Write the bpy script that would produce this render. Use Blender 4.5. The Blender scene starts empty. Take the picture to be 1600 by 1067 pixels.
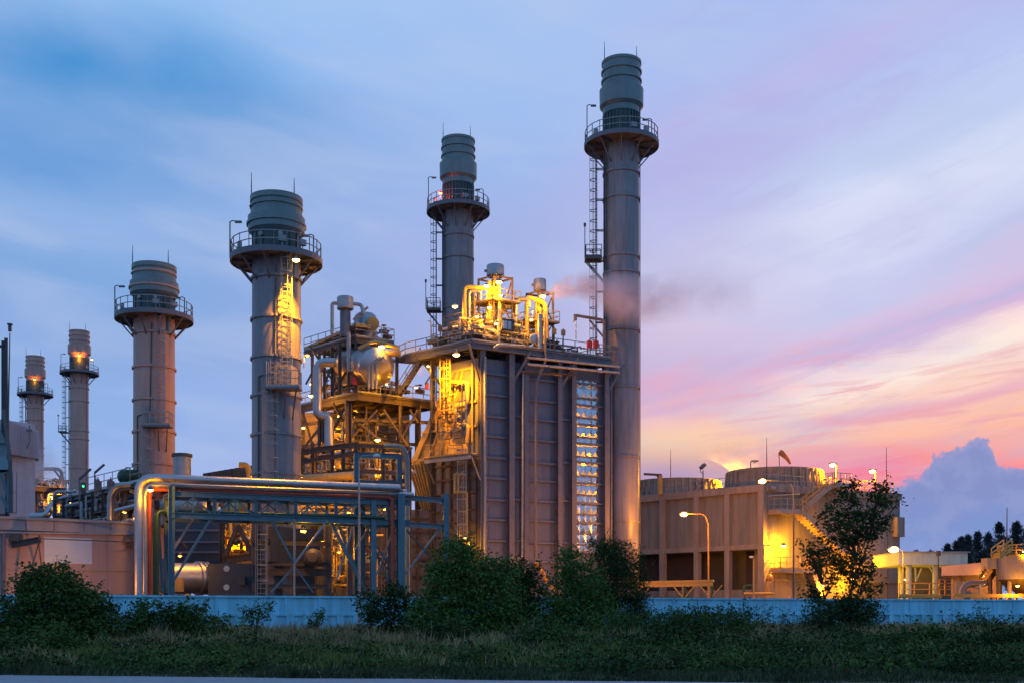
import bpy, math, random
import numpy as np
from mathutils import Vector, Matrix
random.seed(7)
R = math.radians
S = bpy.context.scene
C = S.collection
# ------------------------------------------------------------------ camera, sky, sun, exposure
F = 1800.0; HY = 955.0; CZ = 1.7; G0 = 0.6
cd = bpy.data.cameras.new('camera'); cam = bpy.data.objects.new('camera', cd); C.objects.link(cam)
cam.location = (0, 0, CZ); cam.rotation_euler = (R(90), 0, 0)
cd.sensor_width = 36; cd.lens = F / 1600 * 36; cd.shift_y = (HY - 533.5) / 1600
cd.clip_start = 0.5; cd.clip_end = 6000
S.camera = cam
S.view_settings.view_transform = 'Standard'; S.view_settings.look = 'None'
S.view_settings.exposure = 0; S.view_settings.gamma = 1
S.cycles.use_denoising = True
S.cycles.max_bounces = 5; S.cycles.transparent_max_bounces = 8
S.cycles.volume_bounces = 2; S.cycles.volume_step_rate = 4; S.cycles.volume_max_steps = 48
S.cycles.sample_clamp_indirect = 3

def lin(c):
    return tuple(((v / 255) / 12.92 if v <= 10 else ((v / 255 + .055) / 1.055) ** 2.4) for v in c)

def AZ(px): return math.degrees(math.atan((px - 800) / F))
def EL(px, py): return math.degrees(math.atan((HY - py) / F * math.cos(math.atan((px - 800) / F))))

class NT:
    def __init__(s, t): s.t = t; s.n = t.nodes; s.l = t.links
    def m(s, op, a, b=None, c=None, clamp=False):
        n = s.n.new('ShaderNodeMath'); n.operation = op; n.use_clamp = clamp
        for i, v in enumerate((a, b, c)):
            if v is None: continue
            if isinstance(v, (int, float)): n.inputs[i].default_value = v
            else: s.l.new(v, n.inputs[i])
        return n.outputs[0]
    def ramp(s, fac, stops, interp='LINEAR'):
        n = s.n.new('ShaderNodeValToRGB'); cr = n.color_ramp; cr.interpolation = interp
        while len(cr.elements) < len(stops): cr.elements.new(0.5)
        for e, (p, c) in zip(cr.elements, stops):
            e.position = max(0, min(1, p)); e.color = (*c, 1) if len(c) == 3 else c
        s.l.new(fac, n.inputs[0]); return n.outputs[0]
    def mix(s, f, a, b, mode='MIX'):
        n = s.n.new('ShaderNodeMix'); n.data_type = 'RGBA'; n.blend_type = mode
        for i, v in ((0, f), (6, a), (7, b)):
            if isinstance(v, (int, float)): n.inputs[i].default_value = v
            elif isinstance(v, tuple): n.inputs[i].default_value = (*v, 1)
            else: s.l.new(v, n.inputs[i])
        return n.outputs[2]
    def noise(s, vec, scale, detail=3, rough=.5, dist=0):
        n = s.n.new('ShaderNodeTexNoise'); n.inputs['Scale'].default_value = scale
        n.inputs['Detail'].default_value = detail; n.inputs['Roughness'].default_value = rough
        n.inputs['Distortion'].default_value = dist
        if vec is not None: s.l.new(vec, n.inputs['Vector'])
        return n.outputs[0]
    def comb(s, x, y, z=0.0):
        n = s.n.new('ShaderNodeCombineXYZ')
        for i, v in enumerate((x, y, z)):
            if isinstance(v, (int, float)): n.inputs[i].default_value = v
            else: s.l.new(v, n.inputs[i])
        return n.outputs[0]

def build_world():
    w = bpy.data.worlds.new('World'); S.world = w; w.use_nodes = True
    t = NT(w.node_tree); t.n.clear()
    out = t.n.new('ShaderNodeOutputWorld'); bg = t.n.new('ShaderNodeBackground'); t.l.new(bg.outputs[0], out.inputs[0])
    tc = t.n.new('ShaderNodeTexCoord'); sp = t.n.new('ShaderNodeSeparateXYZ'); t.l.new(tc.outputs['Generated'], sp.inputs[0])
    x, y, z = sp.outputs
    az = t.m('MULTIPLY', t.m('ARCTAN2', x, y), 57.2958)
    el = t.m('MULTIPLY', t.m('ARCSINE', z), 57.2958)
    def sm_(a):
        n = t.n.new('ShaderNodeMapRange'); n.inputs[1].default_value = 4.0; n.inputs[2].default_value = 16.0; n.inputs[3].default_value = .35; t.l.new(a, n.inputs[0]); return n.outputs[0]
    nz = t.noise(t.comb(t.m('MULTIPLY', az, .05), t.m('MULTIPLY', t.m('SUBTRACT', el, t.m('MULTIPLY', az, .27)), .22)), 1.6, 5, .55, .6)
    nb = t.noise(t.comb(t.m('MULTIPLY', az, .11), t.m('MULTIPLY', el, .2), 3.3), 1.0, 4, .5, .3)
    wob = t.m('MULTIPLY', t.m('MULTIPLY', t.m('SUBTRACT', nz, .5), 6.0), sm_(el))
    wobl = t.m('MULTIPLY', t.m('SUBTRACT', nb, .5), 6.0)
    def sm(a, lo, hi):
        n = t.n.new('ShaderNodeMapRange'); n.interpolation_type = 'SMOOTHSTEP'
        n.inputs[1].default_value = lo; n.inputs[2].default_value = hi; t.l.new(a, n.inputs[0]); return n.outputs[0]
    def col(px, stops, tilt, w_, ref):
        # elevation ramp, bands tilted with azimuth about the reference azimuth
        e = el if tilt == 0 else t.m('SUBTRACT', el, t.m('MULTIPLY', t.m('MULTIPLY', t.m('SUBTRACT', az, ref), tilt), sm(el, 6.0, 12.0)))
        e = t.m('ADD', e, w_)
        f = t.m('DIVIDE', t.m('ADD', e, 2.0), 34.0, clamp=True)
        st = sorted([((EL(px, y_) + 2) / 34, lin(c)) for y_, c in stops], key=lambda s: s[0])
        return t.ramp(f, st, 'EASE')
    wl = t.m('MULTIPLY', wobl, .8)
    left = col(200, [(955, (160, 170, 215)), (740, (160, 184, 234)), (650, (145, 178, 232)), (560, (142, 174, 226)), (430, (130, 170, 224)), (330, (146, 180, 230)), (250, (128, 168, 222)), (150, (128, 170, 224)), (60, (144, 188, 240)), (-60, (156, 196, 242))], 0, wl, 0)
    mid = col(800, [(955, (190, 180, 215)), (700, (168, 176, 226)), (520, (166, 176, 226)), (400, (164, 180, 230)), (250, (156, 186, 237)), (60, (164, 194, 241)), (-60, (168, 197, 242))], 0, wl, 0)
    m2 = col(1080, [(955, (240, 190, 150)), (740, (252, 196, 146)), (690, (252, 208, 172)), (650, (248, 198, 192)), (615, (224, 172, 202)), (560, (204, 184, 218)), (500, (212, 190, 220)), (430, (190, 184, 224)), (330, (186, 190, 234)), (250, (176, 184, 234)), (130, (172, 190, 240)), (-60, (166, 192, 242))], 0.08, wob, AZ(1080))
    rt = col(1400, [(955, (230, 130, 150)), (765, (236, 124, 165)), (735, (248, 140, 155)), (712, (253, 168, 152)), (685, (254, 192, 168)), (664, (250, 196, 180)), (645, (238, 182, 194)), (622, (253, 212, 196)), (585, (255, 236, 224)), (555, (250, 222, 222)), (525, (212, 182, 220)), (498, (190, 184, 226)), (470, (208, 194, 228)), (430, (190, 196, 234)), (380, (204, 212, 242)), (300, (214, 222, 246)), (220, (192, 206, 243)), (130, (182, 196, 241)), (70, (182, 188, 236)), (-60, (174, 190, 240))], 0.24, t.m('MULTIPLY', wob, .75), AZ(1400))
    def sm(a, lo, hi):
        n = t.n.new('ShaderNodeMapRange'); n.interpolation_type = 'SMOOTHSTEP'
        n.inputs[1].default_value = lo; n.inputs[2].default_value = hi; t.l.new(a, n.inputs[0]); return n.outputs[0]
    c = t.mix(sm(az, AZ(150), AZ(850)), left, mid)
    c = t.mix(sm(az, AZ(800), AZ(1060)), c, m2)
    c = t.mix(sm(az, AZ(1060), AZ(1330)), c, rt)
    def blob(c, px, py, rx, ry, colr, k, rot=0.0, nz_=1.2):
        a0, e0 = AZ(px), EL(px, py); sx, sy = rx / 31.4, ry / 31.4
        da = t.m('SUBTRACT', az, a0); de = t.m('SUBTRACT', el, e0)
        ca, sa = math.cos(rot), math.sin(rot)
        u = t.m('DIVIDE', t.m('ADD', t.m('MULTIPLY', da, ca), t.m('MULTIPLY', de, sa)), sx)
        v = t.m('DIVIDE', t.m('SUBTRACT', t.m('MULTIPLY', de, ca), t.m('MULTIPLY', da, sa)), sy)
        r2 = t.m('ADD', t.m('MULTIPLY', u, u), t.m('MULTIPLY', v, v))
        g = t.m('EXPONENT', t.m('MULTIPLY', r2, -1.0))
        g = t.m('MULTIPLY', g, t.m('ADD', t.m('MULTIPLY', t.m('SUBTRACT', nb, .5), nz_ * 2), 1.0, clamp=False), clamp=True)
        return t.mix(t.m('MULTIPLY', g, k, clamp=True), c, lin(colr))
    c = blob(c, 330, 120, 120, 60, (96, 158, 220), .6, -0.3)
    c = blob(c, 60, 250, 240, 50, (88, 150, 216), .6, -.1)
    c = blob(c, 1250, 115, 330, 22, (192, 184, 232), .45, .29)
    c = blob(c, 1120, 250, 240, 50, (186, 180, 228), .5, .2)
    c = blob(c, 1300, 722, 150, 20, (240, 120, 165), .7, .02)
    c = blob(c, 1110, 625, 90, 22, (244, 172, 186), .7, .1)
    c = blob(c, 1400, 500, 380, 14, (224, 180, 212), .4, .24)
    c = blob(c, 1060, 458, 120, 30, (186, 150, 200), .35, .1)
    # soft mottled veil of high cloud
    vz = t.noise(t.comb(t.m('MULTIPLY', az, .09), t.m('MULTIPLY', t.m('ADD', el, t.m('MULTIPLY', az, .15)), .33), 8.0), 1.3, 4, .5, .5)
    c = t.mix(t.m('MULTIPLY', sm(vz, .42, .78), .42), c, lin((186, 200, 234)))
    vy = t.noise(t.comb(t.m('MULTIPLY', az, .07), t.m('MULTIPLY', t.m('SUBTRACT', el, t.m('MULTIPLY', az, .3)), .4), 2.0), 1.5, 6, .6, .8)
    c = t.mix(t.m('MULTIPLY', t.m('MULTIPLY', sm(vy, .5, .72), .3), sm(az, AZ(850), AZ(1150))), c, lin((178, 172, 220)))
    c = blob(c, 120, 100, 230, 60, (72, 146, 212), .95, -0.10)
    c = blob(c, 1230, 420, 300, 90, (222, 220, 246), .45, .15)
    # thin wisps in the bright band
    wz = t.noise(t.comb(t.m('MULTIPLY', az, .16), t.m('MULTIPLY', t.m('SUBTRACT', el, t.m('MULTIPLY', az, .10)), 1.5), 5.0), 1.0, 6, .6, .8)
    wm = t.m('MULTIPLY', t.m('MULTIPLY', sm(wz, .48, .66), sm(az, AZ(1030), AZ(1200))), t.m('MULTIPLY', sm(el, 4.5, 6.5), t.m('SUBTRACT', 1.0, sm(el, 10.5, 14.0))))
    c = t.mix(t.m('MULTIPLY', wm, .7), c, lin((236, 168, 180)))
    # low violet cloud bank behind the fan stacks
    c = blob(c, 1040, 745, 130, 34, (168, 148, 196), .85, -.02, .2)
    # cumulus tower: a silhouette in azimuth and elevation
    prof = [(1360, 800), (1382, 790), (1392, 766), (1410, 752), (1422, 748), (1440, 742), (1452, 735), (1457, 716), (1470, 706), (1500, 698), (1515, 690), (1530, 685), (1545, 690), (1553, 705), (1558, 728), (1575, 733), (1600, 730), (1660, 735), (1720, 760)]
    a0, a1 = AZ(1350), AZ(1730)
    fz = t.m('DIVIDE', t.m('SUBTRACT', az, a0), a1 - a0, clamp=True)
    pr = t.ramp(fz, [((AZ(p) - a0) / (a1 - a0), (EL(p, q) / 12,) * 3) for p, q in prof])
    cn = t.noise(t.comb(az, el, 1.0), 1.2, 4, .6)
    cn2 = t.noise(t.comb(az, el, 9.0), 5.0, 4, .6)
    hgt = t.m('ADD', t.m('MULTIPLY', pr, 12.0), t.m('ADD', t.m('MULTIPLY', t.m('SUBTRACT', cn, .5), 1.7), t.m('MULTIPLY', t.m('SUBTRACT', cn2, .5), .35)))
    mask = sm(t.m('SUBTRACT', hgt, el), -.10, .12)
    mask = t.m('MULTIPLY', mask, sm(az, AZ(1360), AZ(1385)))
    mask = t.m('MULTIPLY', mask, t.m('SUBTRACT', 1.0, sm(az, AZ(1700), AZ(1900))))
    cc = t.ramp(t.m('DIVIDE', t.m('ADD', el, t.m('MULTIPLY', t.m('SUBTRACT', cn, .5), 3.0)), 9.5, clamp=True), [(0, lin((150, 176, 222))), (.35, lin((124, 150, 208))), (.62, lin((132, 146, 200))), (1, lin((142, 146, 198)))])
    cc = t.mix(t.m('MULTIPLY', sm(t.noise(t.comb(az, t.m('MULTIPLY', el, 1.4), 4.0), .8, 5, .55), .42, .65), .5), cc, lin((150, 160, 210)))
    dd = t.m('SUBTRACT', hgt, el); rim = t.m('MULTIPLY', t.m('SUBTRACT', 1.0, sm(dd, 0.0, .55)), .4)
    cc = t.mix(rim, cc, lin((176, 166, 208)))
    c = t.mix(mask, c, cc)
    # overhead and the sky behind the camera: even blue dusk
    beh = t.ramp(t.m('DIVIDE', t.m('ADD', el, 2.0), 92.0, clamp=True), [(0, lin((150, 175, 215))), (.25, lin((118, 172, 228))), (1, lin((110, 172, 234)))])
    c = t.mix(sm(t.m('ABSOLUTE', az), 34.0, 75.0), c, beh)
    c = t.mix(sm(el, 32.0, 50.0), c, beh)
    # a little physical sky under it, sun just at the horizon behind right
    sk = t.n.new('ShaderNodeTexSky'); sk.sky_type = 'NISHITA'; sk.sun_disc = False
    sk.sun_elevation = R(1.5); sk.sun_rotation = R(24)
    c = t.mix(1.0, c, t.mix(1.0, sk.outputs[0], (.0003, .0003, .0003), 'MULTIPLY'), 'ADD')
    t.l.new(c, bg.inputs[0]); bg.inputs[1].default_value = 1.0
build_world()
sl = bpy.data.lights.new('sun', 'SUN'); sl.energy = .12; sl.angle = R(8); sl.color = (1, .5, .42)
so = bpy.data.objects.new('sun', sl); C.objects.link(so)
so.rotation_euler = (R(-(90 - 3)), 0, R(-24)); so.location = (0, 0, 80)
so.rotation_euler = Vector((-math.sin(R(24)), -math.cos(R(24)), -math.tan(R(3)))).to_track_quat('-Z', 'Y').to_euler()

# ------------------------------------------------------------------ placing
def P(px, py, D): return Vector(((px - 800) / F * D, D, CZ + (HY - py) / F * D))
def X(px, D): return (px - 800) / F * D
def Z(py, D): return CZ + (HY - py) / F * D
def G(px, D, z=G0): return Vector((X(px, D), D, z))
def XY(v, z): return Vector((v[0], v[1], z))
def on(px, A, B):          # the plan point of wall A-B seen in direction px
    k = (px - 800) / F; dx, dy = B[0] - A[0], B[1] - A[1]
    s = (k * A[1] - A[0]) / (dx - k * dy)
    return Vector((A[0] + dx * s, A[1] + dy * s, 0))
def W(px, py, A, B, off=0.0):
    p = on(px, A, B); d = Vector((B[0] - A[0], B[1] - A[1], 0)).normalized(); n = Vector((d.y, -d.x, 0))
    if n.y > 0: n = -n
    z = Z(py, p.y); p = p + n * off
    return Vector((p.x, p.y, z))

# ------------------------------------------------------------------ materials
MATS = {}; ORG_L = (1.0, .30, .01)
def mat(name, base, rough=.6, metal=0.0, var=.25, vscale=1.2, stretch=(1, 1, 1), bump=.0, emis=None, estr=0, base2=None, spec=.5, streak=0.0, trans=0.0, island=0.0):
    m = bpy.data.materials.new(name); m.use_nodes = True; t = NT(m.node_tree)
    b = t.n['Principled BSDF']
    tc = t.n.new('ShaderNodeTexCoord'); mp = t.n.new('ShaderNodeMapping'); mp.inputs['Scale'].default_value = stretch
    t.l.new(tc.outputs['Object'], mp.inputs[0])
    n1 = t.noise(mp.outputs[0], vscale, 6, .6)
    lo = base2 or tuple(v * (1 - var) for v in base); hi = tuple(min(1, v * (1 + var * .6)) for v in base)
    c = t.ramp(n1, [(.3, lo), (.5, base), (.72, hi)])
    if streak:
        mp2 = t.n.new('ShaderNodeMapping'); mp2.inputs['Scale'].default_value = (1.6, 1.6, .12); t.l.new(tc.outputs['Object'], mp2.inputs[0])
        n2 = t.noise(mp2.outputs[0], 1.5, 5, .65)
        c = t.mix(t.m('MULTIPLY', t.ramp(n2, [(.42, (0, 0, 0)), (.66, (1, 1, 1))]), streak), c, tuple(v * .45 for v in base))
    if island:
        g = t.n.new('ShaderNodeNewGeometry')
        c = t.mix(t.m('MULTIPLY', g.outputs['Random Per Island'], island), c, base2 or tuple(v * .4 for v in base))
    t.l.new(c, b.inputs['Base Color'])
    b.inputs['Metallic'].default_value = metal
    r = t.ramp(n1, [(.3, (max(.02, rough - .12),) * 3), (.7, (min(1, rough + .12),) * 3)]); t.l.new(r, b.inputs['Roughness'])
    b.inputs['Specular IOR Level'].default_value = spec
    if trans: b.inputs['Transmission Weight'].default_value = trans
    if bump:
        bp = t.n.new('ShaderNodeBump'); bp.inputs['Strength'].default_value = bump; bp.inputs['Distance'].default_value = .08
        nn = t.noise(mp.outputs[0], vscale * 6, 4, .6); t.l.new(nn, bp.inputs['Height']); t.l.new(bp.outputs[0], b.inputs['Normal'])
    if emis:
        b.inputs['Emission Color'].default_value = (*emis, 1); b.inputs['Emission Strength'].default_value = estr
    MATS[name] = m; return m
M = MATS
mat('stack_paint', (.24, .22, .245), .45, .15, .3, .3, (1, 1, .5), .04, streak=.55)
mat('stack_cap', (.17, .215, .225), .45, .15, .25, .6, streak=.2)
mat('stack_dark', (.055, .075, .08), .5, .3, .3, 1.5, (3, 3, .3))
mat('stack_warm', (.55, .30, .25), .5, .1, .2, .25, streak=.3)
mat('galv', (.30, .29, .30), .5, .5, .25, 2)
mat('dark_steel', (.085, .08, .085), .55, .3, .3, 1.5)
mat('grey_steel', (.15, .14, .17), .55, .2, .25, 1.2)
mat('brown_steel', (.105, .075, .065), .6, .2, .35, 1.2, streak=.3)
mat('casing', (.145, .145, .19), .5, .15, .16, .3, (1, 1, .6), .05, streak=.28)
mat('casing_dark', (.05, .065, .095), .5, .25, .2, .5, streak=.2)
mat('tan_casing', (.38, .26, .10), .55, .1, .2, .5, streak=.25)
mat('blue_steel', (.085, .165, .215), .45, .15, .25, .9, streak=.25)
mat('silver', (.42, .39, .41), .42, .85, .12, 1.5)
mat('silver_dull', (.36, .34, .35), .45, .8, .25, 1.2)
mat('stainless', (.56, .62, .70), .3, .92, .12, 1.0)
mat('red_paint', (.33, .055, .03), .5, 0, .3, 1)
mat('bright_red', (.45, .03, .03), .5, 0, .2, 1)
mat('green_paint', (.02, .065, .04), .5, 0, .3, 1)
mat('yellow_paint', (.52, .27, .05), .55, 0, .25, 1.5)
mat('concrete', (.25, .22, .19), .85, 0, .22, .35, (1, 1, .35), .15, streak=.6)
mat('concrete_light', (.32, .255, .21), .85, 0, .2, .5, bump=.1, streak=.4)
mat('louvre', (.035, .03, .03), .8, 0, .3, 1)
mat('wall_blue', (.23, .64, .84), .55, 0, .2, .7, (1, 1, .4), .03, streak=.4)
mat('wall_blue_deep', (.17, .54, .66), .6, 0, .2, .5, streak=.4)
mat('warehouse', (.33, .235, .22), .6, 0, .14, .5, streak=.2)
mat('warehouse_trim', (.28, .26, .28), .6, .1, .2, .6, streak=.2)
mat('panel_pale', (.42, .50, .60), .5, 0, .1, .8)
mat('white_clad', (.42, .42, .50), .6, 0, .12, .6, streak=.25)
mat('hood_grey', (.16, .21, .24), .55, .1, .2, .8, streak=.2)
mat('pale_green', (.36, .50, .46), .6, 0, .15, .6, streak=.3)
mat('pink_wall', (.38, .27, .26), .7, 0, .15, .6, streak=.2)
mat('asphalt', (.22, .235, .27), .85, 0, .3, 1.2, bump=.3)
mat('soil', (.07, .06, .045), .95, 0, .5, .6, bump=.4)
mat('bark', (.06, .05, .04), .9, 0, .4, 4, (1, 1, .3), .3)
mat('leaf_dark', (.05, .08, .02), .85, 0, .4, .9, spec=.15, base2=(.012, .026, .012), island=.6)
mat('leaf_mid', (.085, .135, .03), .85, 0, .4, .9, spec=.15, base2=(.018, .036, .014), island=.6)
mat('leaf_light', (.11, .185, .038), .85, 0, .4, .9, spec=.15, base2=(.03, .055, .018), island=.6)
mat('leaf_tree', (.06, .085, .02), .85, 0, .4, .9, spec=.15, base2=(.014, .03, .014), island=.6)
mat('conifer_leaf', (.045, .055, .055), .8, 0, .4, .3, base2=(.02, .028, .03), island=.5)
mat('grass_dry', (.44, .32, .15), .9, 0, .4, .6, base2=(.13, .095, .055), island=.7, spec=.1)
mat('grass_green', (.23, .23, .065), .9, 0, .4, .5, base2=(.04, .06, .022), island=.7, spec=.1)
mat('grass_dark', (.10, .11, .05), .9, 0, .4, .5, base2=(.028, .034, .02), island=.7, spec=.1)
mat('blossom', (.16, .15, .07), .8, 0, .3, 3)
mat('bulb', (1, .8, .5), .4, 0, .01, 1, emis=(1, .55, .12), estr=14)
mat('bulb_small', (1, .8, .5), .4, 0, .01, 1, emis=(1, .5, .10), estr=5)
mat('bulb_red', (1, .3, .2), .4, 0, .01, 1, emis=(1, .22, .08), estr=5)
mat('bulb_green', (.1, 1, .3), .4, 0, .01, 1, emis=(.05, 1, .3), estr=3)
mat('sock', (.5, .17, .05), .8, 0, .3, 2)
mat('glass_pale', (.5, .55, .6), .2, 0, .1, 1)
mat('lens', (.6, .62, .62), .3, 0, .1, 1)

# ------------------------------------------------------------------ mesh builder
ORG = {}
class MB:
    def __init__(s): s.v = []; s.f = []
    def add(s, vs, fs):
        o = len(s.v); s.v += [tuple(v) for v in vs]; s.f += [tuple(i + o for i in f) for f in fs]; return s
    def hexa(s, a):   # 8 points: bottom 4, top 4
        return s.add(a, [(0, 3, 2, 1), (4, 5, 6, 7), (0, 1, 5, 4), (1, 2, 6, 5), (2, 3, 7, 6), (3, 0, 4, 7)])
    def box(s, c, d, ang=0.0):
        c = Vector(c); ca, sa = math.cos(ang), math.sin(ang); q = []
        for k in (-1, 1):
            for i, j in ((-1, -1), (1, -1), (1, 1), (-1, 1)):
                x, y = i * d[0] / 2, j * d[1] / 2
                q.append((c.x + x * ca - y * sa, c.y + x * sa + y * ca, c.z + k * d[2] / 2))
        return s.hexa(q)
    def bar(s, p, q, w, h=None, up=(0, 0, 1)):
        p, q = Vector(p), Vector(q); h = h or w; d = (q - p)
        if d.length < 1e-5: return s
        d.normalize(); up = Vector(up)
        if abs(d.dot(up)) > .97: up = Vector((1, .3, 0)) if abs(up.z) > .5 else Vector((0, 0, 1))
        a = d.cross(up).normalized() * w / 2; b = a.cross(d).normalized() * h / 2
        return s.hexa([p - a - b, q - a - b, q + a - b, p + a - b, p - a + b, q - a + b, q + a + b, p + a + b])
    def ibar(s, p, q, w, h=None, up=(0, 0, 1)):
        p, q = Vector(p), Vector(q); h = h or w; d = (q - p).normalized(); up = Vector(up)
        if abs(d.dot(up)) > .97: up = Vector((1, .3, 0))
        a = d.cross(up).normalized(); b = a.cross(d).normalized(); t = max(.03, h * .12)
        s.bar(p + b * (h - t) / 2, q + b * (h - t) / 2, w, t, b); s.bar(p - b * (h - t) / 2, q - b * (h - t) / 2, w, t, b)
        return s.bar(p, q, max(.03, w * .15), h - 2 * t, b)
    def tube(s, pts, r, n=8, caps=True):
        pts = [Vector(p) for p in pts]; rings = []
        for i, p in enumerate(pts):
            d = (pts[min(i + 1, len(pts) - 1)] - pts[max(i - 1, 0)]).normalized()
            ref = Vector((0, 0, 1)) if abs(d.z) < .9 else Vector((1, 0, 0))
            a = d.cross(ref).normalized(); b = d.cross(a)
            if i and (a.dot(pa) < 0): pass
            pa = a; rr = r[i] if isinstance(r, (list, tuple)) else r
            rings.append([p + (a * math.cos(2 * math.pi * k / n) + b * math.sin(2 * math.pi * k / n)) * rr for k in range(n)])
        # twist-match the rings
        for i in range(1, len(rings)):
            best = min(range(n), key=lambda k: (rings[i][k] - pts[i] - (rings[i - 1][0] - pts[i - 1])).length)
            rg = rings[i][best:] + rings[i][:best]
            if (rg[1] - pts[i] - (rings[i - 1][1] - pts[i - 1])).length > (rg[-1] - pts[i] - (rings[i - 1][1] - pts[i - 1])).length:
                rg = [rg[0]] + rg[:0:-1]
            rings[i] = rg
        vs = [v for rg in rings for v in rg]; fs = []
        for i in range(len(rings) - 1):
            for k in range(n):
                fs.append((i * n + k, i * n + (k + 1) % n, (i + 1) * n + (k + 1) % n, (i + 1) * n + k))
        if caps: fs += [tuple(range(n)), tuple(range((len(rings) - 1) * n, len(rings) * n))]
        return s.add(vs, fs)
    def pipe(s, pts, r, n=10, bend=None):   # polyline with rounded elbows
        pts = [Vector(p) for p in pts]; bend = bend or r * 2.2; o = [pts[0]]
        for i in range(1, len(pts) - 1):
            a, b, c = pts[i - 1], pts[i], pts[i + 1]; k = min(bend, (b - a).length * .45, (c - b).length * .45)
            p0 = b + (a - b).normalized() * k; p1 = b + (c - b).normalized() * k
            for q in range(6):
                u = q / 5; o.append(p0 * (1 - u) ** 2 + b * 2 * u * (1 - u) + p1 * u * u)
        o.append(pts[-1]); return s.tube(o, r, n)
    def lathe(s, c, prof, n=32, caps=True):   # prof: (r, z)
        c = Vector(c); vs = []; fs = []
        for r, z in prof:
            for k in range(n):
                a = 2 * math.pi * k / n; vs.append((c.x + r * math.cos(a), c.y + r * math.sin(a), c.z + z))
        for i in range(len(prof) - 1):
            for k in range(n): fs.append((i * n + k, i * n + (k + 1) % n, (i + 1) * n + (k + 1) % n, (i + 1) * n + k))
        if caps: fs += [tuple(range(n - 1, -1, -1)), tuple(range((len(prof) - 1) * n, len(prof) * n))]
        return s.add(vs, fs)
    def lathe_dir(s, p, q, prof, n=24):    # prof: (r, t) along p->q, t in metres
        p, q = Vector(p), Vector(q); d = (q - p).normalized(); a = d.cross(Vector((0, 0, 1))).normalized(); b = a.cross(d); vs = []; fs = []
        for r, t_ in prof:
            for k in range(n):
                an = 2 * math.pi * k / n; vs.append(p + d * t_ + (a * math.cos(an) + b * math.sin(an)) * r)
        for i in range(len(prof) - 1):
            for k in range(n): fs.append((i * n + k, i * n + (k + 1) % n, (i + 1) * n + (k + 1) % n, (i + 1) * n + k))
        fs += [tuple(range(n)), tuple(range((len(prof) - 1) * n, len(prof) * n))]
        return s.add(vs, fs)
    def prism(s, poly, z0, z1):
        n = len(poly); z0s = z0 if isinstance(z0, list) else [z0] * n; z1s = z1 if isinstance(z1, list) else [z1] * n
        vs = [(p[0], p[1], z) for p, z in zip(poly, z0s)] + [(p[0], p[1], z) for p, z in zip(poly, z1s)]
        return s.add(vs, [tuple(range(n - 1, -1, -1)), tuple(range(n, 2 * n))] + [(i, (i + 1) % n, n + (i + 1) % n, n + i) for i in range(n)])
    def rail(s, pts, h=1.1, step=1.5, t=.055, closed=False):
        pts = [Vector(p) for p in pts]
        if closed: pts = pts + [pts[0]]
        for a, b in zip(pts, pts[1:]):
            n = max(1, round((b - a).length / step))
            for z in (h, h * .52): s.bar(a + Vector((0, 0, z)), b + Vector((0, 0, z)), t)
            s.bar(a + Vector((0, 0, .08)), b + Vector((0, 0, .08)), .03, .14)
            for i in range(n + 1):
                p = a.lerp(b, i / n); s.bar(p, p + Vector((0, 0, h)), t)
        return s
    def ladder(s, base, h, out, w=.5, cage=True, t=.05, step=.35, cstep=1.1, c0=2.2):
        base = Vector(base); out = Vector(out).normalized(); sd = Vector((-out.y, out.x, 0))
        for k in (-1, 1): s.bar(base + sd * w / 2 * k, base + sd * w / 2 * k + Vector((0, 0, h)), t)
        z = .3
        while z < h: s.bar(base - sd * w / 2 + Vector((0, 0, z)), base + sd * w / 2 + Vector((0, 0, z)), t * .7); z += step
        if cage:
            cpts = [(math.cos(a), math.sin(a)) for a in [math.pi * i / 6 for i in range(7)]]
            rr = w * .72
            def cp(i, z): return base + sd * rr * cpts[i][0] + out * (rr * 1.5 * cpts[i][1] + .05) + Vector((0, 0, z))
            z = c0
            while z < h + .01:
                for i in range(6): s.bar(cp(i, z), cp(i + 1, z), .035, .07)
                z += cstep
            for i in (0, 1, 3, 5, 6): s.bar(cp(i, c0), cp(i, h), .035)
        return s
    def stairs(s, p, q, w, n=None, railh=1.05, t=.07, sides=(1, -1)):
        p, q = Vector(p), Vector(q); d = q - p; h = Vector((d.x, d.y, 0)).normalized(); sd = Vector((-h.y, h.x, 0))
        n = n or max(3, round(abs(d.z) / .22))
        for k in (-1, 1): s.bar(p + sd * w / 2 * k, q + sd * w / 2 * k, .06, .3)
        for i in range(n):
            c = p.lerp(q, (i + .5) / n); s.bar(c - sd * w / 2, c + sd * w / 2, .26, .04)
        for k in sides:
            for z in (railh, railh * .5): s.bar(p + sd * w / 2 * k + Vector((0, 0, z)), q + sd * w / 2 * k + Vector((0, 0, z)), t * .8)
            m = max(2, round(d.length / 1.4))
            for i in range(m + 1):
                c = p.lerp(q, i / m) + sd * w / 2 * k; s.bar(c, c + Vector((0, 0, railh)), t * .7)
        return s
    def sphere(s, c, r, sq=1.0, n=12):
        prof = [(max(.001, math.sin(math.pi * i / 8)) * r, -math.cos(math.pi * i / 8) * r * sq) for i in range(9)]
        return s.lathe(c, prof, n)
    def build(s, name, m, parent=None, smooth=False, org=None, ang=35):
        if not s.v: return None
        o_ = ORG[parent.name] if parent else Vector(org or (0, 0, 0))
        v = np.array(s.v, dtype=np.float32) - np.array(o_, dtype=np.float32)
        me = bpy.data.meshes.new(name); me.from_pydata(v.tolist(), [], s.f); me.update()
        me.materials.append(M[m] if isinstance(m, str) else m)
        if smooth:
            me.polygons.foreach_set('use_smooth', [True] * len(me.polygons))
            me.set_sharp_from_angle(angle=R(ang))
        ob = bpy.data.objects.new(name, me); C.objects.link(ob)
        if parent: ob.parent = parent
        else: ob.location = o_
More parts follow.
